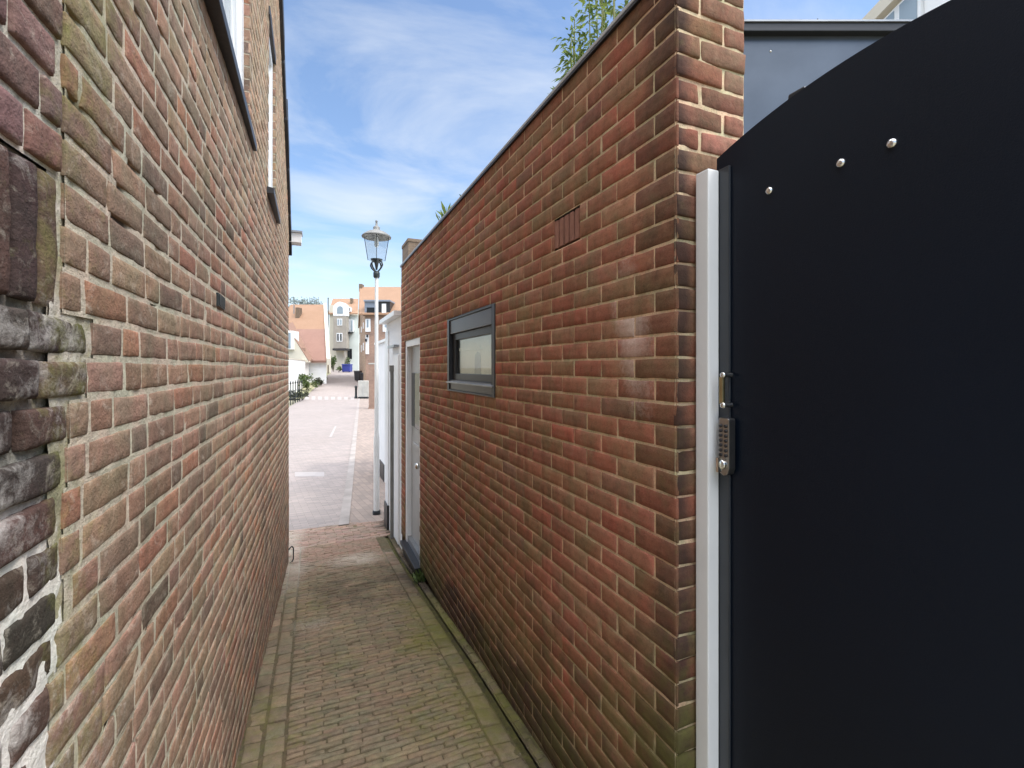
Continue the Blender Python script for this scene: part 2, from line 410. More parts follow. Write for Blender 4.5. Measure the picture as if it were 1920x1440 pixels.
# ------------------------------------------------------------------ LEFT: brick house gable wall
XL = lambda y: -.337+.025*y
def mapL(p):          # slightly wavy old courses, gently bulging face
    y, z = p[:, 0], p[:, 1]
    dz = .0045*vnoise(y*2.3, z*1.7, 0, 401)+.0022*vnoise(y*7, z*9, 0, 402)
    return np.stack([XL(y)+p[:, 2]+.004*vnoise(y*1.4, z*1.6, 0, 403), y-.025*p[:, 2], z+dz], 1)
YB, YE = .847, 5.28
SLOPE0 = (5.28, CZ+1.40); SL = 1.43
def y_roof(z): return SLOPE0[0]-(z-SLOPE0[1])/SL      # far end of the wall at height z
WIN = [(1.62, 2.62, CZ+1.17, CZ+2.27), (3.44, 3.92, CZ+1.17, CZ+2.27)]
house = thing('brick_house', (XL(5.28)-.3, 5.2, G(5.2)), 'tall old brick house along the left of the alley with white windows and black sills', 'house')
def maskL(p):
    y, z = p[:, 0], p[:, 1]
    eff_light = .55*sstep(1.5, .75, y)*sstep(CZ+.1, CZ-.9, z)+.22*fbm(y*1.3, z*1.3, 0, 3)
    moss = .44*sstep(1.30, .8, y)+.22*sstep(CZ+1.3, CZ+.7, z)*sstep(3.0, .8, y)*sstep(CZ+.2, CZ+.8, z)+.2*fbm(y*2, z*2, 0, 5)-.05
    soot_shade = .34*sstep(G(y)+.45, G(y)-.05, z)+.30*fbm(y*1.1, z*1.6, 0, 8)  # darker foot is painted contact shade, the rest patchy grime
    return np.stack([eff_light, moss, soot_shade], 1).clip(0, 1)
palL = [(156, 129, 111, 5), (150, 121, 106, 5), (147, 127, 109, 5), (133, 115, 102, 4), (115, 102, 93, 2), (162, 121, 98, 1.6), (160, 138, 118, 2), (94, 86, 81, .8), (154, 111, 94, 1)]
def wall_rows(y0f, y1f, z0, z1, pitch, bl, joint, openings, seed, flem=True):
    rs = random.Random(seed); cells = []; mort = []
    nr = int(round((z1-z0)/pitch))
    for r in range(nr):
        a = z0+r*pitch; b = a+pitch; zm = (a+b)/2
        y0 = y0f(zm, r); y1 = y1f(zm)
        if y1-y0 < .05: continue
        iv = [(y0, y1)]
        for o in openings:
            if o[2] < zm < o[3]: iv = subtract(iv, o[0], o[1])
        mort += [(p, q, a, b) for p, q in iv]
        u = y0-(rs.random()*bl if r % 2 else rs.random()*bl*.3)-.0
        k = rs.randint(0, 3)
        while u < y1:
            if flem: L = bl*(1 if (k % 2 == 0 or rs.random() < .25) else .5)*(1+.06*(rs.random()-.5))
            else: L = bl*(1+.05*(rs.random()-.5))
            k += 1
            for p, q in iv:
                s0, s1 = max(u+joint/2, p), min(u+L-joint/2, q)
                if s1-s0 > .03: cells.append((s0, s1, a+joint/2, b-joint/2))
            u += L
    return cells, mort
PL = .061
def y_join(z): return YB if z > -.62+36*.061 else YB+.085*math.exp(-((z-CZ-.03)/.09)**2)-.055*float(sstep(CZ-.25, CZ-.6, z))
rowsL = wall_rows(lambda z, r: y_join(z)+(0 if z > CZ+.15 else .006*((r*7) % 3-1))+.004, lambda z: min(YE, y_roof(z)), -.62, CZ+4.6, PL, .172, .0112, WIN, 4)
F = Field()
cl = np.array(rowsL[0])
near = cl[:, 0] < 2.0
for sel, nu, nv in ((near, 13, 9), (~near, 7, 6)):
    c = cl[sel]
    v, f, bid = brick_patch(c, nu, nv, .008, .0022, .0012, .0016, .0007, .0004, 21)
    colr = (pick(palL, len(c))*.66+.34*lin(150, 124, 106))[bid]
    tn = (sstep(2.4, .9, v[:, 0])*.42)[:, None]; colr = colr*(1-tn*.55)  # near end darkened in colour for the shade it stands in
    # upper storey painted paler and yellower for the warm light it catches
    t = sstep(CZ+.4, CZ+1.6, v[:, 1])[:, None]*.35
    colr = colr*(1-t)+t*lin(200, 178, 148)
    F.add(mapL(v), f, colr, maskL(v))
for p, q, a, b in rowsL[1]:
    v, f = grid_patch(p, q, a, b, .025 if p < 1.6 else .06, .0020, .0014, 31)
    m = maskL(v)
    pit = sstep(.34, .50, fbm(v[:, 0]*16, v[:, 1]*26, 0, 410))*sstep(-.25, .25, vnoise(v[:, 0]*1.2, v[:, 1]*1.5, 0, 411))
    v[:, 2] -= .006*pit; m[:, 2] = (m[:, 2]*.5+.9*pit).clip(0, 1)
    F.add(mapL(v), f, lin(182, 174, 158), m)
# window reveals of brick
for y0, y1, z0, z1 in WIN:
    for (ya, yb) in ((y0, y0), (y1, y1)):
        for k in range(int((z1-z0)/PL)):
            a, b = z0+k*PL, z0+k*PL+PL
            vs = np.array([[XL(ya)-.004, ya, a+.004], [XL(ya)-.13, ya, a+.004], [XL(ya)-.13, ya, b-.004], [XL(ya)-.004, ya, b-.004]])
            F.add(vs, np.array([[0, 1, 2, 3]]), pick(palL, 1)*.8+.2*lin(170, 140, 115), np.zeros(3))
        vs = np.array([[XL(ya)-.004, ya+(.002 if ya == y1 else -.002), z0], [XL(ya)-.13, ya+(.002 if ya == y1 else -.002), z0], [XL(ya)-.13, ya+(.002 if ya == y1 else -.002), z1], [XL(ya)-.004, ya+(.002 if ya == y1 else -.002), z1]])
        F.add(vs, np.array([[0, 1, 2, 3]]), lin(205, 195, 176), np.zeros(3))
    vs = np.array([[XL(y0)-.12, y0-.02, z0], [XL(y0)-.12, y1+.02, z0], [XL(y0)-.12, y1+.02, z1], [XL(y0)-.12, y0-.02, z1]])
wallL = F.build('wall', 'brick_old', house)
# body behind the skin: core mass so no light leaks through
b = MB()
prof = [(0.2, -.7), (5.24, -.7), (5.24, CZ+1.38), (2.0, CZ+1.38+3.2*SL), (.2, CZ+1.38+1.4*SL)]
b.prism([(XL(y)-.16, y, z) for y, z in prof], (-5.5, 0, 0)).build('core_wall', 'slate', house)
# roof slopes: far slope, with a dark verge board along the gable edge
ov = .035
def slope_pt(y, dz=0): return SLOPE0[1]+(SLOPE0[0]-y)*SL+dz
b = MB(); y0, y1 = 5.45, 1.9
b.hexa([(XL(5)-.0, y0, slope_pt(y0, .05)), (XL(5)-5.8, y0, slope_pt(y0, .05)), (XL(5)-5.8, y1, slope_pt(y1, .05)), (XL(5)-.0, y1, slope_pt(y1, .05)),
        (XL(5)-.0, y0, slope_pt(y0, .12)), (XL(5)-5.8, y0, slope_pt(y0, .12)), (XL(5)-5.8, y1, slope_pt(y1, .12)), (XL(5)-.0, y1, slope_pt(y1, .12))])
roof = b.build('roof', 'tile_dark', house)
b = MB()
for k in range(14):
    ya, yb = 5.40-k*.25, 5.40-(k+1)*.25+.012
    xo = .022+.004*(k % 3)
    b.hexa([(XL(ya)-.01, ya, slope_pt(ya, -.06)), (XL(ya)+xo, ya, slope_pt(ya, -.06)), (XL(yb)+xo, yb, slope_pt(yb, -.06)), (XL(yb)-.01, yb, slope_pt(yb, -.06)),
            (XL(ya)-.01, ya, slope_pt(ya, .13)), (XL(ya)+xo, ya, slope_pt(ya, .13)), (XL(yb)+xo, yb, slope_pt(yb, .13)), (XL(yb)-.01, yb, slope_pt(yb, .13))])
b.build('verge_board', 'slate', roof, bevel=.004)
# gutter end at the far corner
b = MB()
zc = CZ+1.36
gp = [(5.30, zc+.03), (5.31, zc-.065), (5.36, zc-.09), (5.42, zc-.065), (5.44, zc+.03)]
b.prism([(XL(5.3)+.115, y, z) for y, z in gp], (-3.5, 0, 0))
g = b.build('gutter', 'white_wall', house)
b = MB(); b.box(XL(5.3)-3.4, XL(5.3)+.125, 5.285, 5.455, zc+.03, zc+.05); b.build('gutter_rim', 'zinc', g)
# windows
for i, (y0, y1, z0, z1) in enumerate(WIN):
    x = XL((y0+y1)/2)
    b = MB()
    fw = .06
    b.box(x-.090, x-.016, y0, y0+fw, z0, z1); b.box(x-.090, x-.016, y1-fw, y1, z0, z1)
    b.box(x-.090, x-.016, y0+fw, y1-fw, z0, z0+fw); b.box(x-.090, x-.016, y0+fw, y1-fw, z1-fw, z1)
    w = b.build('window', 'white_paint', house, bevel=.004)
    b = MB(); s = .045
    if i == 0:
        b.box(x-.075, x-.034, y0+fw, y0+fw+s, z0+fw, z1-fw); b.box(x-.075, x-.034, y1-fw-s, y1-fw, z0+fw, z1-fw)
        b.box(x-.075, x-.034, y0+fw+s, y1-fw-s, z0+fw, z0+fw+s); b.box(x-.075, x-.034, y0+fw+s, y1-fw-s, z0+.62, z0+.62+s)
    else:
        b.box(x-.075, x-.034, y0+fw, y0+fw+s, z0+fw, z1-fw); b.box(x-.075, x-.034, y1-fw-s, y1-fw, z0+fw, z1-fw)
        b.box(x-.075, x-.034, y0+fw+s, y1-fw-s, z0+.55, z0+.55+s)
    b.build('sash', 'white_paint', w, bevel=.003)
    b = MB(); b.box(x-.066, x-.058, y0+fw, y1-fw, z0+fw, z1-fw); b.build('pane', 'pane_pale', w)
    b = MB(); b.hexa([(x-.11, y0-.09, z0-.052), (x+.03, y0-.09, z0-.06), (x+.03, y1+.11, z0-.06), (x-.11, y1+.11, z0-.052),
                      (x-.11, y0-.09, z0-.002), (x+.03, y0-.09, z0-.02), (x+.03, y1+.11, z0-.02), (x-.11, y1+.11, z0-.002)])
    b.build('sill', 'slate', w, bevel=.003)
    b = MB(); b.box(x-.12, x+.006, y0-.06, y1+.03, z1, z1+.055); b.build('lintel', 'slate', w, bevel=.003)
# small dark air vent and an iron foot scraper at the far bottom corner
b = MB(); yv = 1.85; x = XL(yv)
b.box(x-.01, x+.004, yv, yv+.13, CZ+.21, CZ+.255)
for k in range(5): b.box(x+.004, x+.007, yv+.01+k*.024, yv+.02+k*.024, CZ+.214, CZ+.251)
b.build('air_vent', 'iron', house)
b = MB(); y = 5.22; x = XL(y); zb = G(y)
pts = [(x-.01, y, zb+.12), (x+.03, y, zb+.16), (x+.045, y, zb+.14), (x+.045, y, zb+.03), (x+.03, y, zb+.0), (x-.01, y, zb-.02)]
b.path(pts, .006); b.build('foot_scraper', 'iron', house)

# ---- old weathered wall end next to the camera
oldw = thing('brick_wall', (XL(.5)-.1, .5, G(.5)), 'dark weathered end of an older brick wall with white salt stains, nearest on the left', 'wall')
def maskO(p):
    y, z = p[:, 0], p[:, 1]
    eff_light = .17*sstep(CZ-.05, CZ-.35, z)*sstep(.86, .72, y)+.12*sstep(CZ+.2, CZ+.05, z)+.60*fbm(y*12, z*12, 0, 41)+.03
    moss = .30*sstep(.74, .845, y)*sstep(CZ-.6, CZ-.2, z)+.10+.2*fbm(y*3, z*3, 0, 44)
    soot_shade = .30+.25*fbm(y*3, z*3, 0, 47)-.3*sstep(CZ+.3, CZ+.4, z)
    return np.stack([eff_light, moss, soot_shade], 1).clip(0, 1)
palO = [(73, 62, 58, 4), (65, 56, 54, 4), (82, 66, 60, 3), (69, 61, 59, 3), (86, 69, 61, 1)]
palO2 = [(121, 97, 92, 4), (112, 91, 86, 4), (128, 103, 92, 2)]
F = Field()
YO = -.35
lo, mo = wall_rows(lambda z, r: YO, lambda z: y_join(z)-.006, -.62+8*PL, -.62+36*PL, PL, .178, .0115, [], 9)
v, f, bid = brick_patch(np.array(lo), 19, 12, .013, .0045, .0030, .0018, .0022, .0012, 51, 34)
F.add(mapL(v), f, pick(palO, len(lo))[bid], maskO(v))
# soldier course
cells = []; y = YB-.012; rs = random.Random(3)
while y > YO:
    w = .052*(1+.12*(rs.random()-.5)); cells.append((y-w+.009, y, -.62+36*PL+.006, -.62+39*PL-.006)); y -= w
v, f, bid = brick_patch(np.array(cells), 9, 15, .013, .0045, .0030, .002, .002, .0012, 57, 34)
F.add(mapL(v), f, pick(palO, len(cells))[bid], maskO(v))
up, mu = wall_rows(lambda z, r: YO, lambda z: YB-.006, -.62+39*PL, CZ+1.6, PL, .205, .0105, [], 13)
v, f, bid = brick_patch(np.array(up), 13, 9, .014, .004, .0010, .0008, .001, .0004, 61)
mk = maskO(v)*np.array([.4, .9, .6])
F.add(mapL(v), f, pick(palO2, len(up))[bid], mk)
v, f = grid_patch(YB-.03, YB+.14, -.1, CZ+.15, .012, .0050, .0022, 72); m_ = maskO(v); m_[:, 0] += .2
F.add(mapL(v), f, lin(158, 150, 130), m_.clip(0, 1))
v, f = grid_patch(YO, YB+.002, -.1, CZ+.26, .012, .0085, .0040, 71); m_ = maskO(v)
up_ = sstep(CZ-.30, CZ-.05, v[:, 1]); m_[:, 0] = m_[:, 0]+.45*(1-up_); m_[:, 2] = m_[:, 2]*(1-up_)*.3+up_*(.75+.4*fbm(v[:, 0]*9, v[:, 1]*9, 0, 77)); v[:, 2] += .0045*(1-up_)-.004*up_
lw_ = (1-up_)[:, None]
F.add(mapL(v), f, lin(160, 152, 140)*(1-lw_)+lw_*lin(214, 211, 204), m_.clip(0, 1))
v, f = grid_patch(YB-.03, YB+.025, CZ+.05, CZ+.4, .02, .0066, .002, 74); F.add(mapL(v), f, lin(188, 182, 172), maskO(v)*np.array([.6, 1, .4]))
v, f = grid_patch(YO, YB+.025, -.62+39*PL, CZ+1.6, .02, .0062, .002, 73); F.add(mapL(v), f, lin(188, 182, 172), maskO(v)*np.array([.6, 1, .4]))
F.build('wall', 'brick_old', oldw)
b = MB(); b.box(XL(.3)-.5, XL(-.35)-.035, YO-.02, .19, -.3, CZ+1.62); b.build('core_wall', 'slate', oldw)

# ------------------------------------------------------------------ RIGHT: brick shed
XR = .895; YC = .976; ZT = CZ+1.092; YF = 5.12
shed = thing('brick_shed', (1.1, 3, G(3)), 'low flat roofed reddish brown brick building right of the alley with one dark framed window', 'building')
rp = .0625; z00 = ZT-rp*46
OPR = [(2.315, 3.25, CZ-.166, CZ+.316), (4.19, 4.92, -.9, CZ+.262), (1.467, 1.662, CZ+.46, CZ+.46+rp*2)]
zsnap = lambda z: z00+round((z-z00)/rp)*rp
OPR = [(a, b_, zsnap(c), zsnap(d)) for a, b_, c, d in OPR]
def mapR(p): return np.stack([XR-p[:, 2], p[:, 0], p[:, 1]], 1)
def mapE(p): return np.stack([p[:, 0], YC-p[:, 2], p[:, 1]], 1)
def maskR(p):
    y, z = p[:, 0], p[:, 1]
    hz = z-CZ
    eff_light = .8*np.exp(-((y-1.17-.14*(hz-.1))/.10)**2)*np.exp(-((hz-.12)/.26)**2)+.2*fbm(y*2.2, z*2.2, 0, 83)-.03
    eff_light = eff_light+.48*sstep(.72, 1.06, hz)*sstep(1.3, 2.4, y)*(.5+.5*fbm(y*5, z*1.2, 0, 84))
    moss = .58*sstep(G(y)+1.0, G(y)+.05, z)*(.65+.6*fbm(y*1.6, z*1.6, 0, 86))+.28*(.45+1.2*fbm(y*1.3, z*1.3, 0, 89))+.05*sstep(CZ, CZ-.8, z)
    soot_shade = 1.15*sstep(G(y)+.34, G(y)+.02, z)*(.75+.6*fbm(y*3, z*3, 0, 91))+.36*sstep(CZ-.1, CZ-1.2, z)+.62*sstep(1.30, 1.0, y)*(.55+.6*fbm(y*6, z*1.3, 0, 92))+.42*sstep(.7, 1.1, hz)*(.35+.7*fbm(y*7, z*.7, 0, 95))*sstep(3.6, 1.0, y)+.12*fbm(y*2, z*2, 0, 97)  # darker towards the ground: grime with painted contact shade; other streaks are dirt
    return np.stack([eff_light, moss, soot_shade], 1).clip(0, 1)
palR = [(161, 110, 93, 5), (155, 108, 90, 5), (149, 118, 94, 4), (143, 119, 92, 3), (169, 104, 88, 2.5), (133, 104, 92, 2), (157, 126, 104, 1.5)]
F = Field(); cells = []; mort = []
bl = .1775; jt = .0074
rs = random.Random(5)
for r in range(46):
    a = z00+r*rp; bb = a+rp; zm = (a+bb)/2
    iv = [(YC+.0006, YF)]
    for o in OPR:
        if o[2] < zm < o[3]: iv = subtract(iv, o[0], o[1])
    mort += [(p, q, a, bb) for p, q in iv]
    u = YC-(bl/2 if r % 2 else 0)
    while u < YF:
        du = (rs.random()-.5)*.004
        for p, q in iv:
            lo_ = p if u < p+.02 else u+jt/2+du; hi_ = min(u+bl-jt/2+du, q)
            lo_ = max(lo_, p)
            if hi_-lo_ > .02: cells.append((lo_, hi_, a+jt/2+(rs.random()-.5)*.0015, bb-jt/2+(rs.random()-.5)*.0015))
        u += bl
cells = np.array(cells); CORNER = {}
near = cells[:, 0] < 2.1
for sel, nu, nv in ((near, 11, 8), (~near, 7, 6)):
    c = cells[sel]
    v, f, bid = brick_patch(c, nu, nv, .008, .0022, .0009, .0014, .0009, .0003, 101)
    cc = pick(palR, len(c))*.54+.46*lin(140, 100, 81)
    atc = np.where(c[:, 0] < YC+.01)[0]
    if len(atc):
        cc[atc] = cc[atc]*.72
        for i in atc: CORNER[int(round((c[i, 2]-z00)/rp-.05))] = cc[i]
    mk = maskR(v); mk[:, 0] *= (.25+.9*(rng.random(len(c)) > .45))[bid]
    F.add(mapR(v), f, cc[bid], mk, flip=True)
for p, q, a, bb in mort:
    v, f = grid_patch(p, q, a, bb, .03 if p < 2 else .08, .0028, .0008, 111)
    F.add(mapR(v), f, lin(206, 184, 156), maskR(v)*np.array([.5, .9, .5]), flip=True)
# end face towards the gate
XE = 1.148; cells = []
for r in range(46):
    a = z00+r*rp; bb = a+rp
    for (p, q) in (((XR+.0014, XR+.082), (XR+.092, XE)) if r % 2 == 0 else ((XR+.0014, XR+.168), (XR+.178, XE))):
        cells.append((p, q, a+jt/2+(rs.random()-.5)*.003, bb-jt/2+(rs.random()-.5)*.003))
v, f, bid = brick_patch(np.array(cells), 11, 8, .010, .004, .0024, .0024, .003, .0012, 121)
me_ = maskR(np.stack([YC+0*v[:, 0], v[:, 1]], 1)); me_[:, 2] = (.85*sstep(XR+.10, XR, v[:, 0])+.12+.5*fbm(v[:, 0]*5, v[:, 1]*2, 0, 124)*sstep(XR+.24, XR, v[:, 0])).clip(0, 1); me_[:, 0] = .15
ce_ = pick([(132, 97, 83, 4), (127, 95, 81, 4), (122, 95, 83, 3), (112, 90, 79, 2)], len(cells))
for i, c in enumerate(cells):
    kk = int(round((c[2]-z00)/rp-.05))
    if c[0] < XR+.01 and kk in CORNER: ce_[i] = CORNER[kk]
F.add(mapE(v), f, ce_[bid], me_)
v, f = grid_patch(XR, XE, z00, ZT, .03, .006, .0016, 126); F.add(mapE(v), f, lin(204, 186, 158), np.array([.2, .3, .2]))
# reveals of openings
for y0, y1, z0, z1 in OPR[:2]:
    for yy in (y0, y1):
        for k in range(int(round((z1-z0)/rp))):
            a = z0+k*rp
            vs = np.array([[XR+.004, yy, a+.004], [XR+.10, yy, a+.004], [XR+.10, yy, a+rp-.004], [XR+.004, yy, a+rp-.004]])
            F.add(vs, np.array([[0, 1, 2, 3]]), pick(palR, 1), np.zeros(3))
    vs = np.array([[XR+.004, y0, z1], [XR+.1, y0, z1], [XR+.1, y1, z1], [XR+.004, y1, z1]])
    F.add(vs, np.array([[0, 1, 2, 3]]), pick(palR, 1), np.zeros(3))
F.build('wall', 'brick_right', shed)
b = MB(); b.box(XR+.103, XE-.012, YC+.015, YF-.006, -.9, ZT-.004)
b.build('core_wall', 'chimney_brick', shed)
b = MB(); b.box(XR+.01, XR+.10, YF-.004, YF+.0, -.9, ZT-.004); b.build('end_wall', 'chimney_brick', shed)
b = MB(); b.box(XE, 3.1, 2.75, YF, ZT-.14, ZT-.05); b.build('roof', 'slate', shed)
b = MB(); b.box(XE, 3.1, 2.75, YF, -.9, ZT-.142); b.build('rear_wall', 'chimney_brick', shed)
b = MB()
b.box(XR-.012, XE+.01, YC-.014, YF+.01, ZT+.001, ZT+.014)
tr = b.build('roof_trim', 'trim', shed, bevel=.002)
b = MB(); b.box(XR-.011, XR-.0005, YC-.012, YF+.008, ZT-.010, ZT); b.build('drip_edge', 'black', tr)
# window with dark frame
y0, y1, z0, z1 = OPR[0]
b = MB(); x0 = XR+.012
b.box(x0-.016, x0+.055, y0, y0+.045, z0, z1); b.box(x0-.016, x0+.055, y1-.045, y1, z0, z1)
b.box(x0-.016, x0+.055, y0+.045, y1-.045, z1-.012, z1); b.box(x0-.016, x0+.055, y0+.045, y1-.045, z0, z0+.010)
win = b.build('window', 'black', shed, bevel=.002)
b = MB(); b.box(x0-.008, x0+.05, y0+.0455, y1-.0455, z1-.105, z1-.0125); b.build('head_panel', 'dark_frame', win, bevel=.002)
b = MB(); b.box(x0-.008, x0+.05, y0+.0455, y1-.0455, z0+.0105, z0+.075); b.build('sill_panel', 'dark_frame', win, bevel=.002)
b = MB(); ya, yb, za, zb = y0+.045, y1-.045, z0+.075, z1-.105
b.box(x0+.010, x0+.045, ya, ya+.04, za, zb); b.box(x0+.010, x0+.045, yb-.07, yb, za, zb)
b.box(x0+.010, x0+.045, ya+.04, yb-.07, zb-.045, zb); b.box(x0+.010, x0+.045, ya+.04, yb-.07, za, za+.045)
b.build('sash', 'black', win, bevel=.003)
b = MB(); b.hexa([(x0-.028, y0+.01, z0+.055), (x0+.02, y0+.01, z0+.066), (x0+.02, y1-.01, z0+.066), (x0-.028, y1-.01, z0+.055),
                  (x0-.028, y0+.01, z0+.062), (x0+.02, y0+.01, z0+.078), (x0+.02, y1-.01, z0+.078), (x0-.028, y1-.01, z0+.062)])
b.build('sill', 'zinc', win)
ya2, yb2, za2, zb2 = ya+.04, yb-.07, za+.045, zb-.045
b = MB(); b.box(x0+.022, x0+.026, ya2, yb2, za2, zb2); b.build('pane', 'glass', win)
# cream board added behind the pane for the view it shows, arch in relief
b = MB(); xb = x0+.034
b.box(xb+.012, xb+.02, ya2, yb2, za2, zb2)
b.box(xb+.004, xb+.012, ya2+.30, yb2, zb2-.075, zb2-.055)
ym, hw = ya2+.36, .055
arch = [(xb+.012, ym-hw, za2)]+[(xb+.012, ym-hw*math.cos(t), za2+.085+hw*math.sin(t)) for t in [math.pi*k/10 for k in range(11)]]+[(xb+.012, ym+hw, za2)]
cream_board = b.build('cream_board', 'interior', win)
b = MB(); b.prism(arch, (-.003, 0, 0)); b.build('arched_motif', 'taupe', win)
# door
y0, y1, z0, z1 = OPR[1]
zg = float(G(4.55))
b = MB(); x0 = XR+.03
b.box(x0-.02, x0+.065, y1-.065, y1, zg+.1, z1); b.box(x0-.02, x0+.065, y0, y0+.05, zg+.1, z1)
b.box(x0-.02, x0+.065, y0+.05, y1-.065, z1-.065, z1)
door = b.build('door', 'white_paint', shed, bevel=.004)
b = MB(); b.box(x0+.03, x0+.06, y0+.05, y1-.065, zg+.16, z1-.065); leafp = b.build('leaf', 'greydoor', door, bevel=.003)
b = MB(); b.box(x0+.022, x0+.03, y0+.10, y1-.10, zg+1.30, z1-.33); b.build('glazing', 'pane_dark', door)
b = MB(); b.box(x0+.018, x0+.03, y0+.13, y1-.18, zg+1.10, zg+1.14); b.build('letter_rail', 'greydoor', door)
b = MB(); b.lathe((x0+.03, y0+.14, zg+.98), [(.012, 0), (.012, .03), (.026, .04), (.03, .055), (.022, .07), (0, .074)], 14, (-1, 0, 0)); b.build('knob', 'steel', door)
b = MB(); b.box(x0-.075, x0+.06, y0-.01, y1+.01, zg+.06, zg+.1); b.box(x0-.045, x0+.05, y0, y1, zg-.12, zg+.06)
b.build('threshold', 'black', door, bevel=.006)
b = MB(); b.box(x0-.01, x0+.03, y0+.01, y1-.01, zg+.1, zg+.16); b.build('weather_bar', 'zinc', door)
b = MB(); b.box(XR-.04, XR+.06, y0-.03, y1+.05, zg-.20, zg-.1); b.build('step', 'concrete', door, bevel=.006)
# vent brick with slots
y0, y1, z0, z1 = OPR[2]
b = MB(); n = 5; w = (y1-y0)/n
for k in range(n): b.box(XR+.001, XR+.03, y0+k*w+.007, y0+(k+1)*w-.005, z0+.008, z1-.008)
vent = b.build('air_vent', pm('terracotta', srgb(142, 98, 80), .85, var=.15, scale=20, bump=.001), shed, bevel=.002)
b = MB(); b.box(XR+.03, XR+.04, y0, y1, z0, z1); b.build('vent_back', 'soil', vent)

# ------------------------------------------------------------------ white post
post = MB(); zb = float(G(.95))
post.box(.953, .991, .924, .968, zb, CZ+.522)
o = post.build('timber_post', 'white_paint', None, bevel=.004)
tag(o, 'square white painted post fixed to the end of the brick building beside the black gate', 'post')

# ------------------------------------------------------------------ gate
gz = float(G(.5))+.04
gate = thing('garden_gate', (1.02, .53, gz), 'tall black steel gate with an arched top, swung open on the right', 'gate')
def gtop(y): return CZ+.629-(1.25-math.sqrt(1.25**2-min(.42, abs(y-.53))**2))
ys = [.12+(.94-.12)*i/40 for i in range(41)]
poly = [(1.0, .12, gz)]+[(1.0, y, gtop(y)) for y in ys]+[(1.0, .94, gz)]
b = MB(); b.prism(poly, (.038, 0, 0)); b.build('panel', 'gate', gate)
b = MB(); b.box(.9925, 1.0, .893, .942, gz, CZ+.525); b.build('edge_strip', 'gate_strip_lit', gate, bevel=.003)
for y in (.7825, .619, .527):
    b = MB(); b.lathe((1.0, y, CZ+.42), [(.0092, 0), (.0092, .0018), (.0084, .004), (.006, .0064), (.0024, .0078), (0, .008)], 16, (-1, 0, 0))
    bo = b.build('bolt', 'steel', gate)
# code lock
b = MB()
zl0, zl1 = CZ-.276, CZ-.128
prof = [(.873, zl1-.004), (.876, zl1), (.903, zl1), (.906, zl1-.004), (.906, zl0+.02), (.902, zl0+.006), (.89, zl0), (.878, zl0+.006), (.873, zl0+.02)]
b.prism([(.969, y, z) for y, z in prof], (.0235, 0, 0))
lock = b.build('code_lock', 'chrome', gate, bevel=.0022)
for r in range(7):
    for c in range(2):
        b = MB(); b.lathe((.969, .8815+c*.016, zl1-.02-r*.0125), [(.0045, 0), (.0045, .003), (.0035, .0042), (0, .0044)], 10, (-1, 0, 0))
        b.build('button', 'black', lock)
b = MB(); b.lathe((.969, .89, zl0+.03), [(.013, 0), (.013, .008), (.011, .011), (0, .0115)], 16, (-1, 0, 0))
b.obox((.948, .8865, zl0+.012), (.012, 0, 0), (0, .007, 0), (0, 0, .036)); b.build('turn_knob', 'steel', lock)
# brass pull handle
b = MB(); b.box(.962, .972, .886, .898, CZ-.092, CZ-.022); pull = b.build('pull_handle', 'brass', gate, bevel=.003)
for z in (CZ-.018, CZ-.095):
    b = MB(); b.tube((.9925, .886, z), (.966, .888, z), .0065, .0065, 12); b.lathe((.966, .888, z), [(.0075, -.004), (.0085, 0), (.006, .005), (0, .006)], 12, (-1, 0, 0)); b.build('stud', 'steel', pull)
b = MB(); b.hexa([(1.04, .725, CZ+.5), (1.07, .725, CZ+.5), (1.07, .785, CZ+.5), (1.04, .785, CZ+.5), (1.04, .725, CZ+.648), (1.07, .725, CZ+.648), (1.07, .765, CZ+.648), (1.04, .765, CZ+.648)])
br = b.build('hinge_bracket', 'black', gate, bevel=.004)
b = MB(); b.tube((1.055, .765, CZ+.622), (1.055, .79, CZ+.622), .008, .008, 10); b.build('hinge_bolt', 'steel', br)

# ------------------------------------------------------------------ dark clad garden shed behind the gate
clad = thing('garden_shed', tuple(fr(1.9, 2.4, G(1.5))), 'dark grey sheet metal clad shed with black roof capping behind the black gate', 'shed')
zt = CZ+1.60
b = MB(); b.camb(.98, 3.4, 2.2, 3.2, -.1, zt-.045); b.build('panel', 'clad', clad)
b = MB(); b.camb(.97, 3.43, 2.165, 3.25, zt-.045, zt-.005); cp = b.build('roof_capping', 'black', clad, bevel=.004)
b = MB(); b.camb(.965, 3.43, 2.158, 3.25, zt-.005, zt+.003); b.build('capping_rim', 'zinc', cp)
for px, py in ((1445, 96),):
    p = at(px, py, 2.2); b = MB(); b.lathe(p, [(.006, 0), (.005, .003), (0, .004)], 10, (-ST, -CT, 0)); b.build('screw', 'steel', clad)
p = at(1533, 46, 2.3); b = MB(); b.tube(p, p+Vector((0, 0, .028)), .004, .003, 8); b.build('roof_spike', 'black', clad)

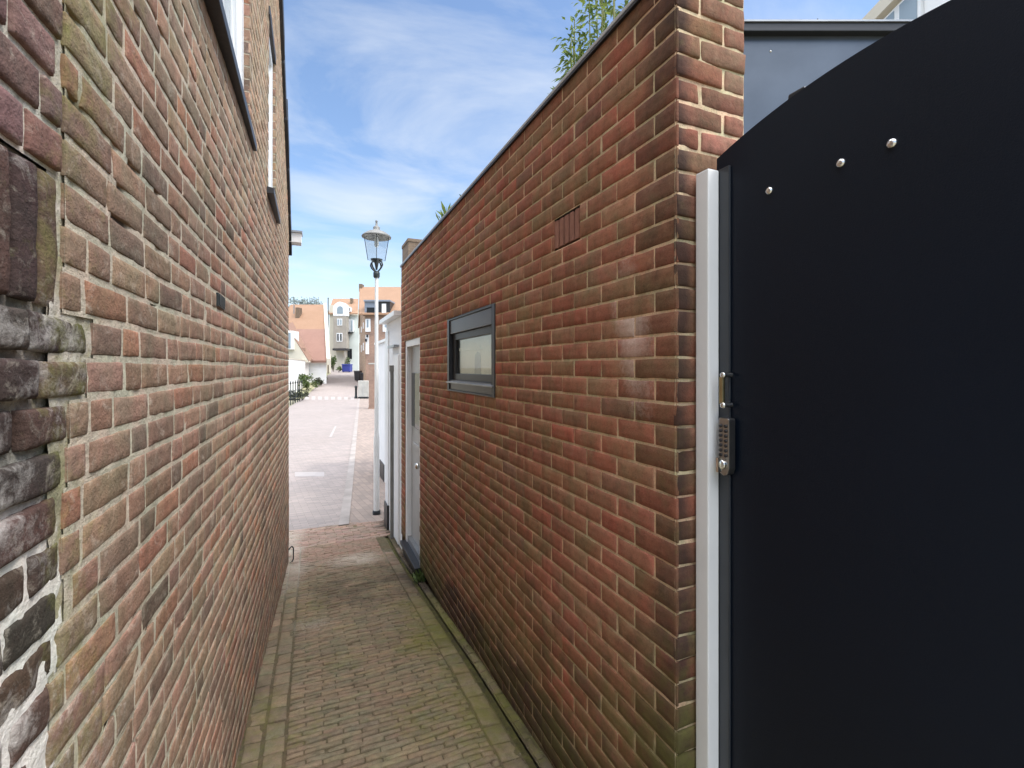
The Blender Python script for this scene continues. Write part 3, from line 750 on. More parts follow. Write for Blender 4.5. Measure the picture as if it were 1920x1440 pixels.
# ------------------------------------------------------------------ white building high on the right
wb = thing('white_building', tuple(fr(7, 8, G(3))), 'tall white modern building with large panes rising behind the dark shed', 'building')
def fx(c): return 5.7+.045*c
zt = CZ+5.9
p0, p1 = fr(fx(3.5), 3.5), fr(fx(13), 13)
ax = (p1-p0); nrm = Vector((-ax.y, ax.x, 0)).normalized()   # towards the left of the facade
if nrm.dot(Vector((-p0.x, -p0.y, 0))) < 0: nrm = -nrm
ax.normalize(); Lf = (p1-p0).length
def fpt(s, z, o=0): return p0+ax*s+nrm*o+Vector((0, 0, z))
def s_of(c): return (fr(fx(c), c)-p0).length
def fbox(b, s0, s1, z0, z1, o0, o1): return b.hexa([fpt(s0, z0, o0), fpt(s1, z0, o0), fpt(s1, z0, o1), fpt(s0, z0, o1), fpt(s0, z1, o0), fpt(s1, z1, o0), fpt(s1, z1, o1), fpt(s0, z1, o1)])
b = MB(); fbox(b, 0, Lf, -.1, zt-.22, -4, 0); b.build('wall', 'white_wall', wb)
b = MB(); fbox(b, -.2, Lf+.2, zt-.22, zt, -4.2, .14); b.build('cornice', 'cream', wb)
for c0, c1 in ((5.2, 6.05), (6.9, 7.23), (7.34, 8.9), (9.0, 10.5)):
    b = MB(); fbox(b, s_of(c0)-.06, s_of(c1)+.06, zt-2.0, zt-.27, .002, .05); w = b.build('window', 'white_paint', wb)
    b = MB(); fbox(b, s_of(c0), s_of(c1), zt-1.94, zt-.31, .03, .058); b.build('pane', 'pane_pale', w)

# ------------------------------------------------------------------ ground sheets
def sheet(name, pts_x, ys, m, dz=0, kind='structure'):
    """pts_x(y) -> (x0, x1); follows the ground profile"""
    vs = []; fs = []; nx = 8
    for y in ys:
        a, b_ = pts_x(y)
        for i in range(nx+1): vs.append((a+(b_-a)*i/nx, y, float(G(y))+dz))
    for j in range(len(ys)-1):
        for i in range(nx):
            k = j*(nx+1)+i; fs.append((k, k+1, k+nx+2, k+nx+1))
    mb = MB(); mb.add(vs, fs, True); return mb.build(name, m, None, kind=kind)
Y_ALL = sorted(set([-30, -10, -4]+[p[0] for p in GP[1:-1]]+[i*.5 for i in range(-4, 25)]+list(range(13, 90))+[100, 130, 200, 400, 900, 1800]))
sheet('ground', lambda y: (-60-abs(y)*.9, 60+abs(y)*.9), Y_ALL, 'earth', -.10)
def road_r(y): return .40+(y-7.25)*.0965
def road_l(y): return -2.6+(y-7)*.0 if y < 9 else -2.6+(y-9)*.0353*2.0
ys = [y for y in Y_ALL if 6.9 <= y <= 82]
sheet('road', lambda y: (-9 if y < 14 else road_l(y), road_r(y)), [6.55]+ys, 'road', -.012)
# pavement on the right with a kerb
sheet('pavement', lambda y: (road_r(y)+.13, 9), [6.55]+ys, 'walk', .0)
kb = MB()
for a, c in zip(([6.55]+ys)[:-1], ([6.55]+ys)[1:]):
    za, zc_ = float(G(a)), float(G(c))
    kb.hexa([(road_r(a), a, za-.1), (road_r(a)+.13, a, za-.1), (road_r(c)+.13, c, zc_-.1), (road_r(c), c, zc_-.1),
             (road_r(a), a, za+.012), (road_r(a)+.13, a, za+.012), (road_r(c)+.13, c, zc_+.012), (road_r(c), c, zc_+.012)])
kb.build('kerb', 'kerbline', None, kind='structure')

# alley paving: every clinker modelled
F = Field()
def mapG(p): return np.stack([p[:, 0], p[:, 1], G(p[:, 1])+p[:, 2]-.012*sstep(.62, .83, p[:, 0])*sstep(5.6, 5.0, p[:, 1])], 1)
def maskG(p):
    x, y = p[:, 0], p[:, 1]
    moss = .50*sstep(.25, .80, x)*sstep(4.8, 2.4, y)+.42*sstep(.25, -.25, x)*sstep(3.0, 1.4, y)+.15+.42*fbm(x*2.4, y*2.4, 0, 203)-.02
    eff_light = .62*np.exp(-((y-5.0)/.28)**2)*np.exp(-((x-.45)/.35)**2)+.4*sstep(.05, -.12, x)*sstep(3.4, 4.8, y)+.34*np.exp(-((y-3.55)/.16)**2)*np.exp(-((x-.06)/.22)**2)+.22*fbm(x*3, y*3, 0, 205)+.10  # pale patch at the alley mouth paints the light there; rest is staining
    soot_shade = .55*np.exp(-((y-4.1)/.6)**2)*sstep(-.1, .2, x)*(.6+.5*fbm(x*3, y*3, 0, 207))+.3*fbm(x*2, y*2, 0, 209)+.20+.45*sstep(.76, .9, x)+.30*sstep(-.14, -.3, x)  # dark along both walls and before the mouth is painted shade, plus grime
    return np.stack([eff_light, moss, soot_shade], 1).clip(0, 1)
rs = random.Random(8)
main = []; edge = []; apron = []
y = .55; r = 0
while y < 5.72:
    pt = .0315*(1+.16*(rs.random()-.5)); x = -.098-(.078 if r % 2 else 0)-rs.random()*.016
    while x < .705:
        L = .155*(1+.12*(rs.random()-.5)); a, c = max(x, -.098), min(x+L, .705)
        if c-a > .025: main.append((a+.0024, c-.0024, y+.0024+(rs.random()-.5)*.002, y+pt-.0024+(rs.random()-.5)*.002))
        x += L
    y += pt; r += 1
YM = y
for xs, w, yy1 in ((-.103, -.088, 5.75), (-.192, -.083, 5.6), (.708, .097, 5.1), (.846, .046, 5.12)):
    y = .4+rs.random()*.1
    while y < yy1:
        L = .115*(1+.25*(rs.random()-.5)); a, c = sorted((xs, xs+w)); c -= rs.random()*.005; a += rs.random()*.005
        edge.append((a+.004, c-.003, y+.004, y+L-.003)); y += L
y = YM; r = 0
while y < 6.6:
    pt = .062*(1+.08*(rs.random()-.5)); x = -2.2-(.1 if r % 2 else 0)
    while x < 1.35:
        L = .19*(1+.05*(rs.random()-.5)); xm = x+L/2
        if not (xm < XL(y)+.02 and y < 5.32) and not (xm > .87 and y < 6.3): apron.append((x+.003, x+L-.003, y+.003, y+pt-.003))
        x += L
    y += pt; r += 1
palP = [(140, 126, 104, 4), (132, 120, 100, 4), (124, 114, 96, 3), (148, 134, 108, 2), (134, 120, 104, 2), (114, 106, 92, 1)]
palA = [(146, 121, 111, 4), (138, 115, 106, 3), (154, 131, 119, 2), (131, 113, 106, 2), (156, 134, 119, 1)]
for c, pal, sd in ((main, palP, 301), (edge, palP, 302), (apron, palA, 303)):
    edge_ = c = np.array(c)
    if sd != 302: edge_ = None
    nr = c[:, 2] < 3.0
    for sel, nu, nv in ((nr, 9, 7), (~nr, 6, 6)):
        if not sel.any(): continue
        v, f, bid = brick_patch(c[sel], nu, nv, .014, .0036, .0018, .0022, .0034, .0012, sd)
        colr = (.93 if c is edge_ else 1)*(pick(pal, int(sel.sum()))*.45+.55*(lin(134, 121, 101) if pal is palP else lin(150, 130, 118)))[bid]
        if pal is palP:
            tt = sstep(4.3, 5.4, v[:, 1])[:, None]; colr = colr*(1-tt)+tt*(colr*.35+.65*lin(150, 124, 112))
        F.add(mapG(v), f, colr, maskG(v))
def joint_sheet(x0, x1, ya, yb, step):
    v, f = grid_patch(x0, x1, ya, yb, step, .0066, .002, 311); m = maskG(v); m[:, 0] += .1
    F.add(mapG(v), f, lin(96, 87, 68), m.clip(0, 1)*np.array([1, .9, 1]))
joint_sheet(-.36, .808, .3, YM, .03); joint_sheet(.845, .905, .3, 5.8, .03); joint_sheet(-2.3, 1.4, YM, 6.62, .06)
v, f = grid_patch(.806, .846, .3, 5.8, .03, .024, .005, 313)
F.add(mapG(v), f, lin(62, 56, 44), np.array([0, .45, .4]))
F.build('alley_path', 'paver', None, kind='structure')

# road markings: faded bar, short dash, row of white blocks
def mark(pxs, c0, c1):
    mb = MB()
    for a, d in pxs:
        q = [fr((a-960)/880*c0, c0), fr((d-960)/880*c0, c0), fr((d-960)/880*c1, c1), fr((a-960)/880*c1, c1)]
        mb.add([(p.x, p.y, float(G(p.y))-.008) for p in q], [(0, 1, 2, 3)])
    return mb
mark([(553, 608)], 9.55, 10.0).build('road_marking', 'fadedmark', None, kind='structure')
mb = MB(); q = [at(617, 815, 15.2), at(622, 815, 15.2), at(631, 795, 18.0), at(628, 795, 18.0)]
mb.add([(p.x, p.y, float(G(p.y))-.008) for p in q], [(0, 1, 2, 3)]); mb.build('road_marking', 'fadedmark', None, kind='structure')
mark([(572+i*12.2, 572+i*12.2+7) for i in range(8)], 33, 35).build('crossing_marking', 'fadedmark', None, kind='structure')

# ------------------------------------------------------------------ street lamp
lp = at(706, 690, 6.75); lx, ly = lp.x, lp.y; lz = float(G(ly))
lamp = thing('street_lamp', (lx, ly, lz), 'old fashioned street lamp with glass lantern on a slim white pole beside the white cottage', 'street lamp')
zt = CZ+(690-520)/880*6.75
b = MB(); b.lathe((lx, ly, lz), [(.040, 0), (.040, 1.1), (.034, 1.14), (.029, 1.18), (.023, zt-lz)], 16); pole = b.build('pole', 'pole', lamp)
b = MB(); b.lathe((lx, ly, lz), [(.056, 0), (.056, .05), (.046, .06)], 16); b.build('base_collar', 'black', lamp)
b = MB(); b.lathe((lx, ly, zt-.01), [(.034, 0), (.046, .02), (.046, .075), (.036, .09), (.02, .1)], 16); b.build('socket', 'iron', lamp)
zs = zt+.085; zg0 = zt+.24; zg1 = zt+.585
b = MB()
for k in range(4):
    a = math.pi/4+k*math.pi/2; ca, sa = math.cos(a), math.sin(a)
    b.path([(lx+r_*ca, ly+r_*sa, zs+h) for r_, h in ((.03, 0), (.085, .05), (.105, .09), (.09, .13), (.05, .155))], .011, 8)
b.lathe((lx, ly, zs+.08), [(.012, -.06), (.03, .04), (.075, .075), (.085, .095), (.06, .10)], 14)
b.build('bracket', 'iron', lamp)
lant = MB()
R0, R1 = .118, .172; LA = math.atan2(-ly, -lx)
for k in range(4):
    a = k*math.pi/2+LA; lant.tube((lx+R0*math.cos(a), ly+R0*math.sin(a), zg0), (lx+R1*math.cos(a), ly+R1*math.sin(a), zg1), .0045, .0045, 6)
lantern = lant.build('lantern_frame', 'iron', lamp)
b = MB(); n = 4
vs = [(lx+R0*math.cos(k*math.pi/2+LA), ly+R0*math.sin(k*math.pi/2+LA), zg0) for k in range(n)]+[(lx+R1*math.cos(k*math.pi/2+LA), ly+R1*math.sin(k*math.pi/2+LA), zg1) for k in range(n)]
b.add(vs, [(i, (i+1) % n, n+(i+1) % n, n+i) for i in range(n)]); b.build('lantern_glass', 'glass', lantern)
b = MB(); b.lathe((lx, ly, zg1), [(.0, .035), (.10, .03), (.165, .0), (.205, -.015), (.208, .0), (.19, .02), (.13, .062), (.06, .088), (.045, .10), (.05, .13), (.03, .15), (.018, .155), (.014, .21), (.02, .225), (.0, .24)], 24)
b.build('lantern_cap', 'capgrey', lamp)
b = MB(); b.lathe((lx, ly, zg1-.15), [(.018, .14), (.03, .1), (.032, .03), (.02, 0), (0, -.004)], 12); b.build('bulb', 'pole', lantern)

# ------------------------------------------------------------------ white cottage past the brick building, and the next white house
cot = thing('white_cottage', (1.8, 5.7, G(5.7)), 'white rendered cottage with a black plinth just past the brick building', 'cottage')
zg = float(G(5.7)); ze = CZ+.57
b = MB(); b.box(.905, 3.4, YF+.012, 6.26, zg-.5, ze); b.build('wall', 'white_wall', cot, bevel=.008)
b = MB(); b.box(.89, .905, 6.03, 6.275, zg+.0, ze-.1); b.build('pilaster', 'white_paint', cot)
b = MB(); b.box(.876, .905, 6.02, 6.285, zg-.2, zg+.27); b.build('plinth', 'black', cot, bevel=.004)
b = MB(); b.box(.82, 3.45, YF+.015, 6.32, ze, ze+.05); b.build('eave_board', 'white_paint', cot)
b = MB(); b.box(.845, .905, 5.3, 5.75, CZ+.235, CZ+.26); b.build('door_canopy', 'zinc', cot)
b = MB(); b.tube((.875, 5.62, zg-.05), (.875, 5.62, CZ-.02), .021, .021, 12); b.tube((.875, 5.62, CZ-.04), (.875, 5.62, CZ+.03), .03, .03, 12); b.build('drainpipe', 'capgrey', cot)
b = MB(); b.box(.882, .905, 5.25, 5.52, zg+.05, CZ+.15); dr = b.build('door', 'white_paint', cot, bevel=.004)
cot2 = thing('white_house', (2.2, 9, G(9)), 'white flat roofed house with brick chimney, set back beyond the white cottage', 'house')
zg2 = float(G(9.5)); ze2 = CZ+.50
b = MB(); b.box(1.30, 4.2, 6.35, 10.55, zg2-.4, ze2); b.build('wall', 'white_wall', cot2, bevel=.01)
b = MB(); b.box(1.285, 1.30, 9.25, 9.85, zg2-.2, zg2+.33); b.build('plinth', 'black', cot2)
b = MB(); b.box(1.27, 4.25, 6.33, 10.6, ze2, ze2+.05); b.build('roof_edge', 'white_paint', cot2)
b = MB(); b.box(1.285, 1.30, 8.6, 8.9, CZ-.05, CZ+.15); b.build('lamp_plate', 'black', cot2)
cx, cy = 1.47, 7.75
b = MB(); b.box(cx, cx+.66, cy, cy+.55, ze2+.05, CZ+2.08); ch = b.build('chimney', 'chimney_brick', cot2)
b = MB(); b.box(cx-.012, cx+.672, cy-.012, cy+.562, CZ+1.60, CZ+1.68); b.build('brick_band', 'chimney_brick', ch)
b = MB(); b.box(cx-.01, cx+.67, cy-.01, cy+.56, CZ+2.08, CZ+2.13); b.build('chimney_cap', 'chimney_brick', ch)
b = MB(); b.box(cx-.02, cx+.68, cy-.02, cy+.57, CZ+1.05, CZ+1.45); b.build('lead_flashing', 'kerb', ch)

# ------------------------------------------------------------------ far street: houses, walls, bins
def H(px, c): return (px-960)/880*c         # lateral position at depth c
def Z(py, c): return CZ+(690-py)/880*c
def gat(px, c):
    p = fr(H(px, c), c); return float(G(p.y))
def cbox(px0, px1, py0, py1, c, d, b=None, g=0):
    b = b or MB(); return b.camb(H(px0, c), H(px1, c), c-g, c+d, Z(py1, c), Z(py0, c))
# brick pier
b = MB(); c = 25.5; p = fr(H(696.5, c), c); zg = float(G(p.y))
pier = thing('brick_pier', tuple((p.x, p.y, zg)), 'freestanding brown brick pier at the pavement edge beyond the lamp', 'pier')
b.camb(H(691.5, c), H(701.5, c), c, c+.4, zg-.1, Z(683, c)); b.build('shaft', 'far_red', pier)
b = MB(); b.camb(H(691, c), H(702, c), c-.02, c+.42, Z(683, c), Z(680.5, c)); b.build('cap', 'kerb', pier)
b = MB(); b.camb(H(690.8, c), H(702.2, c), c-.03, c+.43, zg-.1, zg+.08); b.build('base', 'far_red', pier)
# pale cabinet
c = 34; zg = gat(680, c)
cab = thing('utility_cabinet', tuple(fr(H(680, c), c+.3, zg)), 'pale grey utility cabinet on a black plinth beside the brick pier', 'cabinet')
b = MB(); b.camb(H(671, c), H(691, c), c, c+.6, zg+.12, Z(714, c)); b.build('body', 'kerb', cab, bevel=.03)
b = MB(); b.camb(H(671.5, c), H(689.5, c), c-.02, c+.55, zg-.02, zg+.13); b.build('plinth', 'black', cab)
b = MB(); b.camb(H(680.6, c), H(681.2, c), c-.012, c, zg+.2, Z(718, c)); b.build('door_gap', 'greydoor', cab)
# bollard
c = 34.5; zg = gat(667.5, c); p = fr(H(667.5, c), c, zg)
bol = thing('bollard', tuple(p), 'short dark cast iron bollard at the kerb in front of the bins', 'bollard')
b = MB(); b.lathe(p, [(.11, -.02), (.11, .1), (.085, .14), (.07, .6), (.09, .63), (.09, .68), (.075, .7)], 14); b.build('shaft', 'iron', bol)
b = MB(); b.lathe(p, [(.075, .7), (.1, .78), (.09, .87), (.04, .92), (0, .93)], 14); b.build('head', 'iron', bol)
# wheelie bins
def make_bin(p, rz, label, m):
    t = thing('wheelie_bin', tuple(p), label, 'bin', 'dark bins on the pavement', rz)
    b = MB(); w, d, h = .29, .35, .95
    o = Vector(p)
    bw = lambda s: [Vector((sx*w*s, sy*d*s, 0)) for sx, sy in ((-1, -1), (1, -1), (1, 1), (-1, 1))]
    def rot(v): return Vector((v.x*math.cos(rz)-v.y*math.sin(rz), v.x*math.sin(rz)+v.y*math.cos(rz), v.z))
    b.hexa([o+rot(v+Vector((0, 0, .06))) for v in bw(.8)]+[o+rot(v+Vector((0, 0, h))) for v in bw(1)]); b.build('body', m, t, bevel=.02)
    b = MB(); b.hexa([o+rot(v+Vector((0, 0, h+.003))) for v in bw(1.08)]+[o+rot(v+Vector((0, 0, h+.09))) for v in bw(.98)]); b.build('lid', m, t, bevel=.02)
    for s in (-1, 1):
        b = MB(); a = o+rot(Vector((s*.2, .33, .09))); e = o+rot(Vector((s*.26, .33, .09))); b.tube(a, e, .09, .09, 12); b.build('wheel', 'black', t)
    return t
for px, c, lb in ((671, 47.5, 'dark wheelie bin further from the brick pier, left one of the pair'), (682.5, 45.5, 'dark wheelie bin nearer the brick pier, right one of the pair')):
    make_bin(fr(H(px, c), c, gat(px, c)), -YAW, lb, 'plum')
c = 62; make_bin_p = fr(H(648, c), c, gat(648, c))
bt = thing('container', tuple(make_bin_p), 'large blue waste container in front of the bay fronted house', 'container')
b = MB(); b.camb(H(641, c), H(656, c), c, c+1.0, make_bin_p.z+.08, Z(685, c)); b.build('body', 'blue', bt, bevel=.04)
b = MB(); b.camb(H(640.6, c), H(656.4, c), c-.05, c+1.05, Z(685, c), Z(682.6, c)); b.build('lid', 'blue', bt, bevel=.03)
for px in (643, 654):
    b = MB(); b.camb(H(px-.6, c), H(px+.6, c), c+.1, c+.3, make_bin_p.z, make_bin_p.z+.08); b.build('wheel', 'black', bt)

# white garden wall along the left of the street
A, B_ = fr(H(536, 33), 33), fr(H(612.5, 60), 60)
gw = thing('garden_wall', tuple((A.x, A.y, float(G(A.y)))), 'long white rendered garden wall along the left side of the street', 'wall')
d = (B_-A).normalized(); nn = Vector((-d.y, d.x, 0))*.25
def wall_run(b, ztop, zdrop, off=Vector((0, 0, 0)), n=12, th=nn):
    for i in range(n):
        p, q = A.lerp(B_, i/n)+off, A.lerp(B_, (i+1)/n)+off
        za, zb_ = float(G(p.y)), float(G(q.y))
        b.hexa([(p.x, p.y, za-.3), (q.x, q.y, zb_-.3), (q.x+th.x, q.y+th.y, zb_-.3), (p.x+th.x, p.y+th.y, za-.3),
                (p.x, p.y, ztop), (q.x, q.y, ztop), (q.x+th.x, q.y+th.y, ztop), (p.x+th.x, p.y+th.y, ztop)])
    return b
wall_run(MB(), CZ+.64, 0).build('wall', 'white_wall', gw)
b = MB()
for i in range(1):
    p, q = A-nn*.12, B_-nn*.12; t2 = nn*1.24
    b.hexa([(p.x, p.y, CZ+.64), (q.x, q.y, CZ+.64), (q.x+t2.x, q.y+t2.y, CZ+.64), (p.x+t2.x, p.y+t2.y, CZ+.64),
            (p.x, p.y, CZ+.73), (q.x, q.y, CZ+.73), (q.x+t2.x, q.y+t2.y, CZ+.73), (p.x+t2.x, p.y+t2.y, CZ+.73)])
b.build('coping', 'cream', gw)
c = 60; b = MB(); b.camb(H(611.5, c), H(618, c), c, c+.45, gat(614, c)-.2, Z(664, c)); b.build('end_pier', 'cream', gw)
# verge strip between wall and road
vb = MB(); P = A-nn*1.0
for i in range(12):
    p, q = A.lerp(B_, i/12), A.lerp(B_, (i+1)/12); w0, w1 = -nn*4.6*(1-.55*i/12), -nn*4.6*(1-.55*(i+1)/12)
    vb.add([(p.x, p.y, float(G(p.y))+.03), (p.x+w0.x, p.y+w0.y, float(G(p.y+w0.y))+.03), (q.x+w1.x, q.y+w1.y, float(G(q.y+w1.y))+.03), (q.x, q.y, float(G(q.y))+.03)], [(0, 1, 2, 3)])
vb.build('verge', 'verge', None, kind='structure')

# plants ------------------------------------------------------------
def leaves(b, c, rad, n, size, rs, up=0):
    for i in range(n):
        while True:
            q = Vector((rs.uniform(-1, 1), rs.uniform(-1, 1), rs.uniform(-1, 1)))
            if q.length < 1: break
        p = Vector(c)+Vector((q.x*rad[0], q.y*rad[1], q.z*rad[2]))
        a = Vector((rs.gauss(0, 1), rs.gauss(0, 1), rs.gauss(up, .7))).normalized(); s = a.orthogonal().normalized()
        s = (Matrix.Rotation(rs.uniform(0, 6.3), 3, a) @ s); L = size*rs.uniform(.6, 1.3); w = L*.32
        b.add([p, p+a*L*.5+s*w, p+a*L, p+a*L*.5-s*w], [(0, 1, 2, 3)])
def shrub(name, p, w, h, n, size, m, label, cat, seed, blobs=6, group=None):
    rs = random.Random(seed); t = thing(name, tuple(p), label, cat, group)
    b = MB(); st = MB()
    for i in range(blobs):
        k = Vector((rs.uniform(-.7, .7)*w, rs.uniform(-.5, .5)*w, h*rs.uniform(.35, .85)))
        leaves(b, Vector(p)+k, (w*.38, w*.38, h*.24), n//blobs, size, rs, .4)
        st.tube(p, Vector(p)+k, .012*h+.006, .004*h+.003, 5)
    b.build('foliage', m, t); st.build('stem', 'bark', t); return t
c = 38.5; shrub('shrub', fr(H(579, c), c, gat(579, c)), .85, 1.35, 620, .17, 'leaf_green', 'bushy green shrub against the white garden wall', 'shrub', 1, 8)
c = 42; shrub('shrub', fr(H(591, c), c, gat(591, c)), .7, .75, 360, .15, 'leaf_dark', 'low olive shrub right of the bushy one by the white garden wall', 'shrub', 2)
c = 46; shrub('shrub', fr(H(604, c), c, gat(604, c)), .5, .6, 160, .14, 'leaf_green', 'small tuft of green near the far end of the white garden wall', 'shrub', 12, 4)
c = 31; shrub('shrub', fr(H(553, c), c, gat(553, c)), .62, .72, 420, .12, 'leaf_dark', 'dark low shrub behind the spiked railing', 'shrub', 3)
c = 32.5; shrub('shrub', fr(H(568, c), c, gat(568, c)), .5, .62, 320, .12, 'leaf_dark', 'dark low shrub just past the end of the spiked railing', 'shrub', 4)
c = 62.5; shrub('climbing_plant', fr(H(625, c), c, gat(625, c)), .5, 2.0, 420, .2, 'leaf_green', 'tall green plant at the foot of the bay fronted house', 'plant', 5, 8)
c = 61.5; shrub('shrub', fr(H(635, c), c, gat(635, c)), .42, .95, 200, .16, 'leaf_green', 'yellowish green shrub left of the blue container', 'shrub', 6)
c = 64; shrub('shrub', fr(H(651, c), c, gat(651, c)), .5, 1.9, 240, .18, 'leaf_green', 'rounded green shrub standing behind the blue container', 'shrub', 7)
# spiked railing
c = 29.5; p = fr(H(550, c), c, gat(550, c))
rl = thing('railing', tuple(p), 'black iron railing with spear points at the left edge of the street', 'railing')
A2 = fr(H(540, 28), 28); B2 = fr(H(566, 32), 32)
for i in range(7):
    q = A2.lerp(B2, i/6); z = float(G(q.y))
    b = MB(); b.tube((q.x, q.y, z-.05), (q.x, q.y, z+1.22), .028, .024, 8); b.lathe((q.x, q.y, z+1.22), [(.024, 0), (.055, .05), (.03, .12), (0, .26)], 8)
    b.build('spear_post', 'iron', rl)
for h in (.35, .8):
    b = MB(); b.tube((A2.x, A2.y, float(G(A2.y))+h), (B2.x, B2.y, float(G(B2.y))+h), .02, .02, 6); b.build('rail', 'iron', rl)

# ---- orange roofed house on the left
c = 47
oh = thing('farmhouse', tuple(fr(H(585, c), c+2, gat(585, c))), 'low house with a huge steep orange tiled roof behind the white garden wall', 'house')
ce, cr = 44.0, 52.0
xl, xr_e, xr_r = H(470, ce), H(613, ce), H(606.5, cr)
ze_, zr_ = Z(676, ce), Z(571, cr)
def skew(x0, x1a, x1b, c0, c1, z0, z1): return MB().hexa([fr(x0, c0, z0), fr(x1a, c0, z0), fr(x1b, c1, z0), fr(x0, c1, z0), fr(x0, c0, z1), fr(x1a, c0, z1), fr(x1b, c1, z1), fr(x0, c1, z1)])
xr_b = H(598, cr+8)
skew(xl+.3, xr_e-.2, H(600, cr+6), ce+.4, cr+6, 0, ze_-.05).build('wall', 'white_wall', oh)
b = MB()
zmid = .52; cm = ce+(cr-ce)*zmid; zm = ze_+(zr_-ze_)*zmid; xm = xr_e+(xr_r-xr_e)*zmid
b.hexa([fr(xl, ce, ze_-.2), fr(xr_e, ce, ze_-.2), fr(xm, cm, zm-.2), fr(xl, cm, zm-.2), fr(xl, ce, ze_), fr(xr_e, ce, ze_), fr(xm, cm, zm), fr(xl, cm, zm)])
b.build('roof', 'tile_red', oh, label='faded red lower half of the tiled roof')
b = MB(); b.hexa([fr(xl, cm, zm-.2), fr(xm, cm, zm-.2), fr(xr_r, cr, zr_-.2), fr(xl, cr, zr_-.2), fr(xl, cm, zm), fr(xm, cm, zm), fr(xr_r, cr, zr_), fr(xl, cr, zr_)])
rf = b.build('roof', 'tile_orange', oh, label='bright orange upper half of the tiled roof')
b = MB(); b.hexa([fr(xl, cr+.003, zr_-.2), fr(xr_r, cr+.003, zr_-.2), fr(xr_b, cr+8, ze_-.2), fr(xl, cr+8, ze_-.2), fr(xl, cr+.003, zr_), fr(xr_r, cr+.003, zr_), fr(xr_b, cr+8, ze_), fr(xl, cr+8, ze_)])
b.build('rear_roof', 'tile_orange', oh)
b = MB()
b.hexa([fr(xr_e+.0, ce-.1, ze_-.4), fr(xr_e+.35, ce-.1, ze_-.4), fr(xr_r+.35, cr, zr_-.4), fr(xr_r, cr, zr_-.4), fr(xr_e, ce-.1, ze_+.18), fr(xr_e+.35, ce-.1, ze_+.18), fr(xr_r+.35, cr, zr_+.15), fr(xr_r, cr, zr_+.15)])
b.build('gable_coping', 'cream', oh)
b = MB(); cc = 50; b.camb(H(555.5, cc), H(562.5, cc), cc-.2, cc+.5, Z(600, cc), Z(577, cc)); chm = b.build('chimney', 'chimney_brick', oh)
b = MB(); b.camb(H(551, 50.6), H(552.5, 50.6), 50.5, 50.6, Z(590, 50.6), Z(572, 50.6)); b.build('vent_pipe', 'zinc', oh)
# cross wing with its own roof towards the street
wing_c = 42.0
b = MB(); ridge_px, valley = 533, None
R_f = fr(H(536, wing_c), wing_c, Z(608, wing_c)); R_b = fr(H(549, 48), 48, Z(604, 48))
E_f = fr(H(580, wing_c), wing_c, Z(677, wing_c)); 
b.add([R_f, E_f, fr(H(586, 44.1), 44.1, Z(674, 44.1)+.03), R_b], [(0, 1, 2, 3)])
b.add([v_-Vector((0, 0, .15)) for v_ in (R_f, E_f, fr(H(586, 44.1), 44.1, Z(674, 44.1)+.03), R_b)], [(3, 2, 1, 0)])
b.add([R_f, E_f, E_f-Vector((0, 0, .15)), R_f-Vector((0, 0, .15))], [(3, 2, 1, 0)])
b.build('wing_roof', tile_mat('salmon pantiles', (.33, .20, .145, 1), (.28, .165, .115, 1)), oh)
b = MB(); E_l = fr(H(480, wing_c), wing_c, Z(677, wing_c))
b.prism([R_f+Vector((0, 0, -.12)), E_f+Vector((0, 0, -.12)), E_l+Vector((0, 0, -.12))], tuple(fr(0, .3)))
b.build('wing_gable', 'cream', oh)
cw = 41.7
b = MB(); b.camb(H(530, cw), H(549, cw), cw, cw+1.2, Z(655, cw), Z(620, cw)); w = b.build('dormer', 'white_paint', oh)
b = MB(); b.camb(H(532, cw), H(545, cw), cw-.03, cw+.01, Z(653, cw), Z(624, cw)); b.build('pane', 'pane_pale', w)
for px, py in ((555, 652), (567, 655)):
    b = MB(); p = at(px, py, 42.4); b.camb(H(px-1.2, 42.4), H(px+1.2, 42.4), 42.2, 42.9, Z(py+3, 42.4), Z(py-2.5, 42.4)); b.build('roof_vent', 'far_red', oh)

# ---- bay fronted house at the end of the street
c = 67
bh = thing('townhouse', tuple(fr(H(640, c), c, gat(640, c))), 'narrow house with white arched gable over a taupe overhanging bay at the street end', 'house')
zg = gat(640, c)-.3
b = MB(); b.camb(H(617.5, c), H(650, c), c, c+7, zg, Z(572, c)); b.build('wall', 'cream', bh)
b = MB(); b.camb(H(650, c), H(671, c), c+.3, c+7, zg, Z(590, c)); b.build('side_wall', 'palewall', bh)
b = MB(); e0, e1 = c+.25, c+5
b.hexa([fr(H(616.5, c), e0-.5, Z(590, c)), fr(H(672, c), e0-.5, Z(590, c)), fr(H(672, e1), e1, Z(562, e1)), fr(H(624, e1), e1, Z(562, e1)),
        fr(H(616.5, c), e0-.5, Z(588, c)), fr(H(672, c), e0-.5, Z(588, c)), fr(H(672, e1), e1, Z(560, e1)), fr(H(624, e1), e1, Z(560, e1))])
rf = b.build('roof', 'tile_orange', bh)
b = MB(); b.camb(H(656.5, 70), H(660, 70), 70, 70.6, Z(572, 70), Z(559, 70)); b.build('chimney', 'chimney_brick', rf)
cb = c-1.1
def archp(px0, px1, py0, py1, cc):      # arched outline with flat bottom
    xm, rx = (px0+px1)/2, (px1-px0)/2; pts = [fr(H(px1, cc), cc, Z(py1, cc)), fr(H(px0, cc), cc, Z(py1, cc))]
    ym = py0+rx
    return pts+[fr(H(xm-rx*math.cos(t), cc), cc, Z(ym-rx*math.sin(t), cc)) for t in [math.pi*k/14 for k in range(15)]]
b = MB(); b.prism(archp(624.5, 650.5, 566, 592, cb-.02), fr(0, .9)); ga = b.build('gable', 'white_wall', bh)
